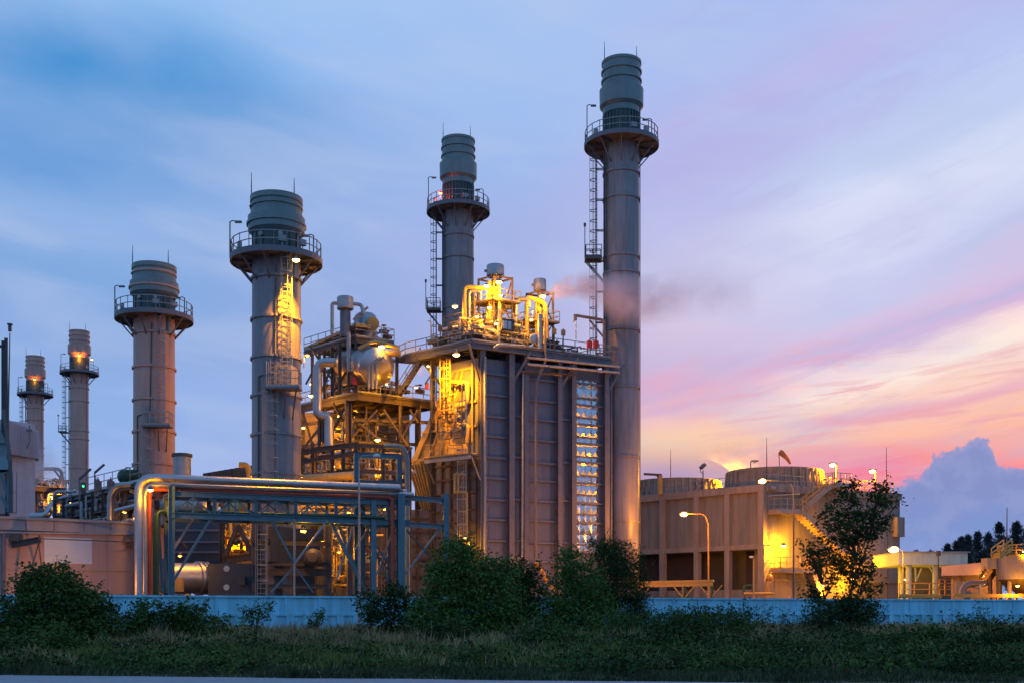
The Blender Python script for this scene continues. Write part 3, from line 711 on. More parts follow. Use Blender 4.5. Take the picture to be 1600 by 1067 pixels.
    k = MB(); k.bar(XY(q0 + NV * 1.2, lz - .3), XY(q1 + NV * 1.2, lz - .3), .15, .3); k.bar(XY(q0 + NV * 1.1, lz - .2), XY(q0, lz - 2.2), .1); k.bar(XY(q1 + NV * 1.1, lz - .2), XY(q1, lz - 2.2), .1); k.build('landing_beam', 'galv', ld)
    k = MB(); k.rail([XY(q0, lz), XY(q0 + NV * 1.25, lz), XY(q1 + NV * 1.25 - V * -.9, lz)], 1.2, .9, .06); k.build('railing', 'yellow_paint', ld)
    for pts in (([(711, 770), (711, 740), (716, 740)]), ([(712, 768), (729, 768), (729, 850)]), ([(716, 768), (716, 742), (724, 738)])):
        k = MB(); k.pipe([P(x_, y_, 101.6) for x_, y_ in pts], .13, 8); k.build('drain_pipe', 'tan_casing', t, True)
    # clutter on the deck
    z = dz + .12
    def D3(a_, b_, z_=0): return XY(A0 + U * a_ + V * b_, z + z_)
    def tower(px, pyt, w, pyd0, r, D_, lv, nm='silencer'):
        """silencer drum on a braced pipe tower"""
        c = G(px, D_, z); zt = Z(pyt, D_); zd = Z(pyd0, D_)
        k = MB(); k.lathe(XY(c, 0), [(r * .92, zd), (r, zd + .06), (r, zt - .08), (r * .94, zt), (.1, zt + .02)], 24)
        s_ = k.build(nm, 'silver_dull', t, True); k = MB(); k.tube([XY(c, z), XY(c, zd)], r * .42, 14); k.build('stem', 'silver_dull', s_, True)
        k = MB(); k.tube([XY(c, zt - .5) - Vector((r, 0, 0)), XY(c, zt - .5) - Vector((r + .2, 0, 0))], .13, 8); k.build('nozzle', 'grey_steel', s_)
        k = MB(); h = w / 2
        cs = [c + U * i * h + V * j * h for i, j in ((-1, -1), (1, -1), (1, 1), (-1, 1))]
        for q_ in cs: k.bar(XY(q_, z), XY(q_, zd - .1), .16)
        for zz in lv + [zd - .2]:
            for a_, b_ in zip(cs, cs[1:] + cs[:1]): k.bar(XY(a_, zz), XY(b_, zz), .13)
        for a_, b_ in zip(cs[:2], cs[1:3]): k.bar(XY(a_, z), XY(b_, lv[0]), .09); k.bar(XY(b_, lv[0]), XY(a_, zd - .3), .09)
        k.build('tower_frame', 'brown_steel', t)
        for zz in lv:
            pl2 = [c + U * i * h * 1.5 + V * j * h * 1.5 for i, j in ((-1, -1), (1, -1), (1, 1), (-1, 1))]
            k = MB(); k.prism(pl2, zz - .1, zz); f_ = k.build('tower_floor', 'brown_steel', t)
            k = MB(); k.rail([XY(q_, zz) for q_ in pl2], 1.0, .7, .05, True); k.build('railing', 'galv', f_)
        return c
    c1 = tower(774, 415, 1.9, 433, .8, 104.0, [z + 1.9, z + 4.0])
    c2 = tower(843.5, 437, 1.5, 456, .58, 105.5, [z + 2.6])
    def dp(pts, r, m='tan_casing', D_=103.3, n=12):
        k = MB(); k.pipe([P(x_, y_, D_ + (dd[0] if dd else 0)) for x_, y_, *dd in pts], r, n); k.build('steam_pipe', m, t, True)
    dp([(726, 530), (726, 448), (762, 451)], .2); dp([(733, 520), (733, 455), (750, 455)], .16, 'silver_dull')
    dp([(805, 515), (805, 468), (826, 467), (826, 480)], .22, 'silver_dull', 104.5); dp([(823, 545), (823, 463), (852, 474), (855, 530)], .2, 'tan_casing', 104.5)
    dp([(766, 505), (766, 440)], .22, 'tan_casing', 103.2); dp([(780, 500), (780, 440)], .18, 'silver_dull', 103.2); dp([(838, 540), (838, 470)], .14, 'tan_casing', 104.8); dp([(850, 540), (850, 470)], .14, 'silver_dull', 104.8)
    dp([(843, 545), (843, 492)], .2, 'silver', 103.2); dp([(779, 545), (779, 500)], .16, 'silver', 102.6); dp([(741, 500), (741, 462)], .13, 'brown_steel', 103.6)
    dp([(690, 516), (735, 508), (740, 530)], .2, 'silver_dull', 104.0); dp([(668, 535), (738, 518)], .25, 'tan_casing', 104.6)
    k = MB(); a_, b_ = P(762, 521, 102.6), P(800, 523, 106); dirn = (P(748, 525, 104.5) - P(800, 520, 107.5))
    p_, q_ = P(792, 522, 107), P(760, 524, 103.0); Ld = (q_ - p_).length
    k.lathe_dir(p_, q_, [(.3, -.4), (1.05, 0), (1.05, Ld - .5), (.95, Ld - .2), (.6, Ld), (.1, Ld + .1)], 24); k.build('roof_drum', 'silver_dull', t, True)
    k = MB(); k.box(P(793, 508, 101.8), (1.15, .4, .95), .3); cb = k.build('control_cabinet', 'dark_steel', t)
    k = MB(); q_ = P(793, 508, 101.55); k.box(q_ - U * .25 , (.42, .06, .7), .45); k.box(q_ + U * .27, (.42, .06, .7), .45); k.build('cabinet_door', 'glass_pale', cb)
    k = MB(); k.lathe_dir(P(832, 529, 103.4), P(838, 529, 102.9), [(.1, 0), (.4, .05), (.45, .3), (.3, .4), (.05, .42)], 16); k.build('gauge_drum', 'glass_pale', t, True)
    pipework(t, A0 + V * .6 + U * .4, U, V, 5.2, 5.5, z + .2, z + 2.6, 30, 11, .05, .13, ['tan_casing', 'brown_steel', 'silver_dull', 'galv', 'tan_casing'], 9)
    pipework(t, A0 + V * .6 + U * 5.4, U, V, 3.8, 4, z + .2, z + 3.4, 22, 12, .05, .13, ['tan_casing', 'brown_steel', 'silver_dull', 'galv'], 5)
    pipework(t, A0 + V * .5 + U * 8.6, U, V, 4.4, 3, z + .1, z + 1.1, 26, 13, .04, .10, ['galv', 'brown_steel', 'silver_dull', 'grey_steel'], 7)
    pipework(t, c1 - U * .8 - V * .8, U, V, 1.6, 1.6, z + 1.5, z + 5.6, 12, 14, .05, .12, ['tan_casing', 'silver_dull'], 2)
    pipework(t, A0 + V * 2 + U * .3 - V * 1.0, V, U, 5.5, 2.5, z + .1, z + 1.3, 18, 15, .05, .14, ['galv', 'silver_dull', 'tan_casing'], 6)
    pipework(t, A0 + V * .3 + U * .3, U, V, 9.5, 2.2, z + .05, z + 1.4, 46, 16, .025, .06, ['dark_steel', 'brown_steel', 'galv', 'grey_steel'], 12)
    pipework(t, A0 + V * 1.5 + U * 1.0, U, V, 5.0, 4, z + 1.5, z + 3.6, 30, 17, .025, .06, ['dark_steel', 'brown_steel', 'galv'], 4)
    for px, D_ in ((688, 104), (703, 103.5), (722, 103), (752, 102.6), (808, 104.5), (866, 105), (880, 105.5)):
        q_ = G(px, D_, z); k = MB(); k.bar(q_, XY(q_, z + 2.1), .09); k.box((q_.x, q_.y - .1, z + 1.7), (.4, .2, .5)); k.build('instrument_post', 'dark_steel', t)
    for px in (921, 931):
        k = MB(); k.box(P(px, 538, 105.9), (.45, .3, .62), .4); k.tube([P(px, 532, 105.9), P(px, 531, 105.9)], .1, 8); k.build('hose_box', 'bright_red', t)
    # davit crane
    k = MB(); k.pipe([P(944, 555, 107.2), P(944, 501, 107.2), P(936, 499, 107.2), P(899, 493, 107.2)], .14, 8); k.bar(P(944, 528, 107.2), P(921, 500, 107.2), .16); k.box(P(899, 496, 107.2), (.3, .3, .5)); k.build('davit_crane', 'grey_steel', t)
    # gooseneck posts with unlit heads
    for px, D_ in ((674, 105), (900, 106)):
        k = MB(); k.pipe([P(px, 530, D_), P(px, 502, D_), P(px - 5, 502, D_)], .05, 6); k.build('lamp_post', 'galv', t)
    # lamps
    for px, py, D_, pw, sz in ((711, 479, 103.2, 300, .5), (761, 447, 102.2, 900, .55), (779.5, 441, 102.2, 1000, .55), (765, 481, 102.0, 300, .4), (848, 463, 103.4, 1000, .55), (782, 462, 102.3, 200, .3), (775, 506, 101.5, 150, .35), (830, 500, 103.0, 220, .3), (745, 495, 101.8, 350, .3)):
        lamp_on(t, P(px, py, D_), pw, sz, P(px + 6, py - 2 if py > 450 else py - 3, D_ + .6))
    lamp_on(t, P(713, 554, 100.0), 14000, .6, P(713, 545, 101.6), spot=140, aim=P(700, 660, 103.5))
    lamp_on(t, P(669, 572, 105.6), 70, .25); 
    lamp_on(t, P(734, 850, 101.4), 260, .3); lamp_on(t, P(727, 840, 101.4), 200, .3)
    # stairs from the lower deck of the neighbour up to this roof
    k = MB(); k.stairs(P(624, 616, 106.5), P(658, 563, 106.5), 1.5, t=.08, n=10); k.build('staircase', 'dark_steel', t)
    k = MB(); k.bar(P(655, 558, 106.6), P(688, 600, 106), .22, .22); k.bar(P(690, 560, 106.4), P(664, 600, 106.8), .1); k.build('brace', 'dark_steel', t)
    return t, A, B
boiler, BA, BB = main_boiler()
# added unseen lamp posts between block and wall, warming the faces; heads behind bushes
def added_low_lamp(px, py, D, power, label, spot=None):
    b = G(px, D); t = thing('added_floodlight', label, 'lamp', b, 'added unseen low lamps standing inside the wall')
    z = Z(py, D); k = MB(); k.tube([b, XY(b, z)], .06, 8); k.build('post', 'galv', t); k = MB(); k.box((b.x, b.y, z + .15), (.5, .3, .2)); h = k.build('lamp_head', 'grey_steel', t)
    k = MB(); k.box((b.x, b.y + .17, z + .12), (.42, .04, .14)); k.build('bulb', 'bulb_small', h); light(t, (b.x, b.y + .45, z + .15), power, ORG_L)
added_low_lamp(860, 912, 93, 1100, 'assumed unseen low floodlight in front of the boiler block behind the round bush')  # lamp assumed from the warm light low on the casing front
added_low_lamp(912, 908, 99, 700, 'added unseen low floodlight at the foot of the quilted metal strip')  # added lamp, out of sight, to turn the strip's lower half gold
added_low_lamp(775, 915, 92, 500, 'assumed unseen low floodlight behind the broad middle bush')  # assumed lamp, set out of sight to warm the lower boiler front
added_low_lamp(660, 920, 93, 160, 'assumed unseen low floodlight behind the bush beside the blue gate post')  # assumed, unseen; added for warm light on the block's lower end
added_low_lamp(95, 912, 71.5, 480, 'assumed unseen low floodlight before the warehouse behind the big left bush')  # assumed lamp, added out of sight to warm the warehouse wall
added_low_lamp(965, 905, 98, 220, 'assumed unseen low floodlight behind the feathery willow')  # unseen lamp, assumed for the warm light at the block's right end

# ------------------------------------------------------------------ second boiler structure (drum)
def drum_structure():
    A = G(559, 106); Bq = G(678, 111); Cq = G(466, 113)
    u = (Bq - A).normalized(); v = (Cq - A).normalized()
    t = thing('drum_boiler', 'open steel frame carrying a shiny ribbed steam drum beside the yellow-lit chimney', 'boiler', XY(A, G0))
    zm = Z(612, 106); zu = Z(528, 107)
    # mid deck
    k = MB(); k.prism([A, Bq, Bq + v * 9, Cq + u * 3, Cq], zm - .15, zm); md = k.build('middle_deck', 'dark_steel', t)
    k = MB(); 
    for a, c in ((A, Bq), (A, Cq)): k.ibar(XY(a, zm - .45), XY(c, zm - .45), .3, .6)
    for i in range(7): a = A.lerp(Bq, i / 6); k.ibar(XY(a, zm - .5), XY(a + v * 8, zm - .5), .2, .5)
    k.build('deck_beams', 'brown_steel', md)
    k = MB(); k.rail([XY(p, zm) for p in (Cq, A, Bq)], 1.15, 1.2, .07); k.build('railing', 'galv', md)
    # upper deck
    Au, Bu, Cu = A + v * .3, A + u * 4.1 + v * .3, Cq + v * -1.0
    k = MB(); k.prism([Au, Bu, Bu + v * 6, Cu + u * 4, Cu], zu - .15, zu); ud = k.build('upper_deck', 'dark_steel', t)
    k = MB(); 
    for a, c in ((Au, Bu), (Au, Cu), (Au + v * 3, Bu + v * 3)): k.ibar(XY(a, zu - .4), XY(c, zu - .4), .25, .5)
    k.build('deck_beams', 'brown_steel', ud)
    k = MB(); k.rail([XY(p, zu) for p in (Cu, Au, Bu, Bu + v * 4)], 1.2, 1.2, .06); k.build('railing', 'galv', ud)
    k = MB(); k.hexa([XY(Cu, zu + .1), XY(Au, zu + .9), XY(Au + u * 1.6, zu + .9), XY(Cu + u * 1.6, zu + .1), XY(Cu, zu + .35), XY(Au, zu + 1.15), XY(Au + u * 1.6, zu + 1.15), XY(Cu + u * 1.6, zu + .35)]); k.build('canopy', 'tan_casing', t)
    # columns: mid to upper
    for px, D_ in ((488, 111), (499, 110), (507, 109.4), (519, 108), (531, 107), (545, 106.4), (556, 106.2), (620, 107.5)):
        p = G(px, D_); k = MB(); k.ibar(XY(p, zm), XY(p, zu - .6), .28, .28); k.build('post', 'brown_steel', t)
    for px, D_, w in ((472, 112.6, .5), (506, 110, .35), (544, 107, .6), (653, 110, .5), (625, 108.8, .3)):
        p = G(px, D_); k = MB(); k.ibar(p, XY(p, zm - .6), w, w); k.build('column', 'brown_steel', t)
    for a, b_ in (((484, 540), (531, 612)), ((531, 540), (499, 620)), ((478, 600), (499, 560)), ((556, 560), (520, 612)), ((472, 640), (490, 700)), ((544, 625), (512, 690)), ((653, 640), (625, 690)), ((544, 690), (590, 640)), ((600, 640), (640, 700)), ((506, 660), (474, 700)), ((560, 660), (610, 700)), ((520, 628), (535, 655)), ((556, 622), (544, 650)), ((640, 640), (653, 660))):
        k = MB(); k.bar(P(*a, 107.4), P(*b_, 107.8), .18, .18); k.build('brace', 'brown_steel', t)
    for py in (655, 690):
        k = MB(); k.ibar(P(472, py + 8, 112), P(544, py, 107), .2, .3); k.ibar(P(544, py, 107), P(676, py + 5, 110.5), .2, .3); k.build('beam', 'brown_steel', t)
    # steam drum
    f = P(590, 573, 105.2); bk = P(545, 566, 110.5); d = (bk - f).normalized(); L = (bk - f).length; r = 1.72
    prof = [(.05, -.62), (.55, -.58), (1.05, -.42), (1.45, -.2), (r, .1)]
    x = .1
    while x < L: prof += [(r + .035, x + .02), (r + .035, x + .34), (r, x + .36)]; x += .38
    prof += [(r * .8, L + .3), (.1, L + .6)]
    k = MB(); k.lathe_dir(f, bk, prof, 36); dr = k.build('steam_drum', 'silver', t, True, ang=50)
    k = MB(); k.lathe_dir(f - d * .72, f - d * .5, [(.1, 0), (.55, .0), (.6, .25), (.1, .26)], 20); k.build('manhole', 'silver_dull', dr)
    for i in range(3):
        k = MB(); q = [(576 + i * 6, 607), (576 + i * 6, 571 - i * 1), (590 + i * 5, 559 - i)]; k.pipe([P(x_, y_, 104.0) for x_, y_ in q], .11, 6); k.build('gauge_pipe', 'galv', dr, True)
        k = MB(); k.box(P(576 + i * 6, 596, 104.2), (.25, .25, .5)); k.build('gauge_valve', 'red_paint' if i == 0 else 'galv', dr)
    # deaerator dome and silencer
    c = G(571, 109); k = MB(); k.lathe(XY(c, 0), [(1.1, zu), (1.1, Z(500, 109)), (1.0, Z(494, 109)), (.75, Z(490.5, 109)), (.05, Z(488.5, 109))], 28); k.build('dome_vessel', 'silver_dull', t, True)
    k = MB(); k.lathe_dir(P(582, 506, 107.5), P(584, 506, 106.8), [(.6, -.6), (.6, .3), (.5, .34), (.1, .35)], 18); k.build('manway', 'tan_casing', t, True)
    c = G(539.5, 106.6); k = MB(); k.lathe(XY(c, 0), [(.72, Z(484, 106.6)), (.77, Z(483, 106.6)), (.77, Z(466, 106.6)), (.7, Z(464.5, 106.6)), (.1, Z(464.5, 106.6))], 24); s_ = k.build('silencer', 'silver_dull', t, True)
    k = MB(); k.lathe(XY(c, 0), [(.5, zu), (.5, Z(488, 106.6)), (.35, Z(484, 106.6))], 18); k.build('stem', 'grey_steel', s_, True)
    def dp(pts, r_, m='silver_dull', D_=105.4, nm='steam_pipe'):
        k = MB(); k.pipe([P(x_, y_, D_) for x_, y_ in pts], r_, 12); k.build(nm, m, t, True)
    dp([(519, 522), (519, 474), (528, 474)], .17); dp([(552, 475), (565, 476), (568, 492)], .17); dp([(545, 520), (545, 550), (546, 580)], .2, 'galv')
    dp([(524, 566), (496, 566), (496, 648), (514, 651), (514, 706)], .42, 'silver', 104.4, 'insulated_main_pipe')
    dp([(505, 690), (505, 655)], .2, 'brown_steel', 105); dp([(499, 700), (499, 655)], .15, 'brown_steel', 105)
    dp([(560, 545), (585, 533), (622, 543)], .2, 'tan_casing', 105); dp([(552, 500), (575, 480)], .12, 'galv', 106)
    pipework(t, Cq + v * -1 + u * .5, -v, u, 8, 3.5, zm + .1, zu - .8, 40, 21, .05, .2, PIPEM, 8)
    pipework(t, Au + v * .3, u, v, 4.2, 4, zu + .1, zu + 1.5, 14, 22, .04, .12, PIPEM, 4)
    pipework(t, A + u * .5, u, v, 6.5, 4, zm + .1, zm + 1.8, 14, 23, .05, .12, PIPEM, 5)
    pipework(t, A + v * .8, u, v, 7.0, 5, G0 + 10, zm - .8, 40, 24, .06, .22, PIPEM, 4)
    pipework(t, Cq + u * .5, -v, u, 7.5, 5, G0 + 10, zm - .8, 26, 25, .06, .22, PIPEM, 4)
    k = MB(); k.tube([P(585, 552, 105), P(625, 552, 106)], .3, 10); k.build('pipe', 'tan_casing', t, True)
    k = MB(); k.prism([G(540, 115), G(640, 117), G(640, 118), G(540, 116)], G0, Z(632, 115)); k.build('inner_casing', 'casing', t)
    k = MB(); k.prism([G(474, 116), G(536, 115), G(536, 117), G(474, 118)], G0, Z(645, 116)); k.build('inner_casing', 'tan_casing', t)
    for px, D_ in ((554, 105.6),): 
        k = MB(); k.box(P(px, 595, D_), (.45, .4, .6)); k.build('hose_box', 'bright_red', t)
    k = MB(); k.box(P(667, 603, 108), (.32, .3, .6)); k.box(P(675, 604, 108), (.3, .3, .6)); k.build('hose_box', 'bright_red', t)
    for px, py, D_, pw, sz in ((596.5, 541.5, 104.7, 420, .6), (486, 618, 108, 450, .45), (590, 687, 104.5, 380, .5), (486, 600, 112, 300, .3), (500, 668, 112, 1200, .4), (530, 650, 110.5, 300, .3), (650, 605, 107.5, 150, .3), (604, 600, 104.4, 110, .2), (474, 668, 109, 500, .3), (637, 566, 113.4, 700, .35)):  # last lamp is assumed, moved into the steam puff to make it glow
        lamp_on(t, P(px, py, D_), pw, sz, P(px + 5, py - 3, D_ + .4))
    # gooseneck lamp left
    k = MB(); k.pipe([P(475, 575, 108), P(475, 554, 108), P(481, 553, 108)], .06, 6); k.build('lamp_post', 'galv', t); lamp_on(t, P(480, 555, 107.9), 120, .4, m='bulb_small')
drum_structure()

# ------------------------------------------------------------------ low pipe trestle in front of the frame
def trestle():
    t = thing('pipe_trestle', 'brown two-level pipe trestle in front of the drum frame', 'pipe rack', G(470, 98))
    for lev, (y0, y1, y2) in enumerate(((708, 695, 700), (722, 708, 714), (745, 735, 740))):
        k = MB(); k.ibar(P(468, y0, 102), P(556, y1, 97), .25, .35); k.ibar(P(468, y0 - 3, 106), P(560, y1 - 2, 101), .25, .35); k.ibar(P(556, y1, 97), P(640, y2, 100), .25, .35); k.build('beam', 'brown_steel', t)
    for px, D_, y in ((471, 102, 708), (488, 101, 690), (493, 101, 705), (519, 99.3, 703), (536, 98.3, 700), (556, 97, 697), (598, 98.5, 700), (640, 100, 700)):
        k = MB(); k.ibar(G(px, D_), P(px, y, D_), .3, .3); k.build('post', 'brown_steel', t)
    pipework(t, G(470, 104), G(556, 98) - G(470, 104), Vector((.3, 1, 0)), 7, 3, Z(745, 100), Z(700, 100), 16, 31, .06, .2, PIPEM, 3)
    pipework(t, G(560, 99), Vector((1, .3, 0)), Vector((-.3, 1, 0)), 5, 3, Z(760, 100), Z(705, 100), 16, 32, .06, .2, PIPEM, 3)
    k = MB(); k.tube([P(468, 748, 98), P(556, 742, 95)], .35, 12); k.build('pipe', 'tan_casing', t, True)
    lamp_on(t, P(520, 728, 99.5), 350, .3); lamp_on(t, P(603, 735, 99.5), 350, .3)
trestle()

# ------------------------------------------------------------------ blue pipe bridge and its pipes
BL = G(268, 75.5); BR = G(640, 82.0)
def bridge():
    d = (BR - BL).normalized(); n = Vector((d.y, -d.x, 0)); bk = -n * 2.6
    t = thing('pipe_bridge', 'blue steel lattice pipe bridge on braced legs across the left of the plant', 'pipe bridge', BL)
    zt, zm = Z(771, 75.6), Z(804.5, 75.6)
    for o in (Vector(), bk):
        for z, h in ((zt, .36), (zm, .40)):
            k = MB(); k.ibar(XY(BL + o, z), XY(BR + o, z), .3, h); k.build('chord', 'blue_steel', t)
        pxs = [268, 335, 400, 462, 525, 583, 625]
        for i, px in enumerate(pxs[:-1]):
            a, c = on(px, BL, BR) + o, on(pxs[i + 1], BL, BR) + o; m_ = a.lerp(c, .5)
            k = MB(); k.bar(XY(a, zm), XY(m_, zt - .2), .09, .09); k.bar(XY(m_, zt - .2), XY(c, zm), .09, .09); k.bar(XY(m_, zt), XY(m_, zm), .1); k.build('lattice', 'blue_steel', t)
        for px in (335, 400, 462, 525, 583):
            a = on(px, BL, BR) + o; k = MB(); k.ibar(XY(a, zm), XY(a, zt), .2, .2); k.build('vertical', 'blue_steel', t)
    for px in (268, 335, 400, 462, 525, 583, 625):
        a = on(px, BL, BR); k = MB(); k.ibar(XY(a, zt - .05), XY(a + bk, zt - .05), .2, .3); k.build('cross_beam', 'blue_steel', t); k = MB(); k.ibar(XY(a, zm - .05), XY(a + bk, zm - .05), .2, .3); k.build('cross_beam', 'blue_steel', t)
    k = MB(); k.ibar(BL, XY(BL, zt + .5), .42, .42); k.build('leg', 'blue_steel', t)
    k = MB(); k.ibar(BL + bk, XY(BL + bk, zt + .2), .36, .36); k.build('leg', 'blue_steel', t)
    for px in (583, 625):
        a = on(px, BL, BR); k = MB(); k.ibar(a, XY(a, zt + (.1 if px < 600 else .9)), .36, .36, (n.x, n.y, 0)); k.build('leg', 'blue_steel', t)
        k = MB(); k.ibar(a + bk, XY(a + bk, zt), .3, .3); k.build('leg', 'blue_steel', t)
    k = MB(); a = on(460, BL, BR); k.tube([a, XY(a, zm)], .08, 8); k.build('leg', 'galv', t)
    def br(x0, y0, x1, y1, o=0.0, w=.14, m='blue_steel'):
        k = MB(); k.bar(W(x0, y0, BL, BR, -o), W(x1, y1, BL, BR, -o), w); k.build('brace', m, t)
    br(268, 912, 330, 808, 0, .16); br(272, 865, 310, 806, 2.5, .16, 'galv'); br(262, 790, 268, 830, .3); br(270, 810, 300, 852, 2.6, .1, 'dark_steel')
    br(258, 925, 250, 810, 1.2, .2); br(262, 870, 268, 925, 2.0, .25); br(420, 805, 460, 880); br(460, 880, 512, 812, 0, .13, 'galv'); br(460, 885, 425, 925, .2, .12); br(462, 885, 490, 925, .2, .1)
    br(583, 812, 625, 925, 2.0, .12); br(520, 815, 575, 925, .5, .2); br(530, 905, 556, 822, .8, .12, 'galv'); br(583, 925, 540, 815, 2.0, .18); br(628, 905, 590, 850, .5); br(590, 900, 623, 815, .5, .1, 'galv')
    br(583, 850, 622, 900, 1.0); br(560, 860, 583, 822, 1.0, .12); br(583, 800, 612, 775, .2, .08)
    # high frame
    f0, f1 = G(557, 84), G(624, 84.5); zh, zl = Z(708, 84), Z(752, 84)
    for p in (f0, f1): k = MB(); k.ibar(p, XY(p, zh), .36, .36); k.build('leg', 'blue_steel', t)
    k = MB(); k.ibar(XY(f0, zh - .15), XY(f1, zh - .15), .3, .4); k.ibar(XY(f0, zl), XY(f1, zl), .3, .25); k.build('high_beam', 'blue_steel', t)
    # right gate frame
    g0, g1 = G(626, 81.5), G(696, 84.5)
    for p, w in ((g0, .5), (g1, .42)): k = MB(); k.ibar(p, XY(p, Z(771, p.y)), w, w, (n.x, n.y, 0)); k.build('leg', 'blue_steel', t)
    for py in (776, 818):
        k = MB(); a, c = W(627, py, g0, g1), W(695, py, g0, g1); c.z = a.z; k.ibar(a, c, .3, .36); k.build('beam', 'blue_steel', t)
    k = MB(); k.bar(W(630, 900, g0, g1), W(690, 822, g0, g1), .12); k.build('brace', 'blue_steel', t); k = MB(); k.bar(W(636, 828, g0, g1), W(690, 890, g0, g1), .1); k.build('brace', 'dark_steel', t)
    p = on(640, BL, BR)
    lamp_on(t, P(235, 765, 74.0), 420, .38, XY(BL, Z(762, 75)))
    lamp_on(t, P(474, 829, 80), 240, .42, P(474, 812, 80.2), m='bulb_small')
    return d, n
bd, bn = bridge()
def pline(name, label, pts, r, m, joints=True, n=14, bend=None, cat='pipe', group='pipes on the blue bridge'):
    k = MB(); pts = [Vector(p) for p in pts]; k.pipe(pts, r, n, bend)
    for a, b in zip(pts, pts[1:]):
        L = (b - a).length; q = 2.2; d = (b - a).normalized()
        while joints and q < L - 1: k.tube([a + d * (q - .04), a + d * (q + .04)], r * 1.06, n); q += 2.4
    o = k.build(name, m, None, True, pts[0]); return tag(o, label, cat, group)
zb = Z(747.5, 75)
def bw(px, off, z): p = on(px, BL, BR) + bn * off; return XY(p, z)
pa = G(216.5, 74.6); pline('silver_pipe', 'thick shiny silver pipe, outermost, rising at the left and topping the blue bridge', [pa, XY(pa, Z(745, 74.6)), XY(on(622, BL, BR) + bn * .4, Z(745, 74.6))], .27, 'silver', bend=1.0)
pb = G(226.5, 75.4); z2 = Z(756.5, 75.4); pline('silver_pipe', 'thinner silver pipe just under the thickest one on the blue bridge', [pb, XY(pb, z2), XY(on(645, BL, BR) + bn * .15, z2)], .17, 'silver', bend=.8)
pb2 = G(221.5, 76.2); z3 = Z(752, 76.2); pline('silver_pipe', 'inner silver riser between the two other silver pipes at the left bend', [pb2, XY(pb2, z3), XY(on(640, BL, BR) - bn * .7, z3)], .17, 'silver_dull', bend=.8)
pc = G(234, 75.6); z4 = Z(763.6, 75.6); q = XY(on(611, BL, BR), z4); pline('red_pipe', 'rusty red pipe rising at the left, running the bridge and dropping beside the blue posts', [pc, XY(pc, z4), q + bn * .3, XY(q + bn * .3, G0)], .13, 'red_paint', False, bend=.4)
pe = G(246, 75.6); z5 = Z(797, 75.3); pline('green_pipe', 'green pipe climbing left of the blue leg and lying on the lower bridge chord', [pe, XY(pe, z5), XY(on(600, BL, BR) + bn * .25, z5)], .12, 'green_paint', False, bend=.4)
pf = G(241, 77.2); pline('green_pipe', 'dark green riser behind the red one at the left bend', [pf, XY(pf, Z(800, 77)), XY(on(560, BL, BR) - bn * 1.2, Z(800, 77))], .11, 'green_paint', False, bend=.4)
pline('blue_pipe', 'blue gooseneck pipe bending down beside the high blue frame', [P(600, 696, 90), P(628, 697, 90), P(636, 712, 90), G(637, 90)], .2, 'blue_steel', False, bend=.8, group='pipes near the high frame')
street_lamp(0, 712, 73, G0, 'thin grey street lamp with white head before the blue frame, unlit', 0, polepx=561, headpx=589, py_top=716, big=.3, r=.09)
street_lamp(0, 731, 90, G0, 'unlit street lamp whose white head peeks over the bridge below the lit chimney', 0, polepx=437, headpx=402, py_top=748, big=.34, r=.06)

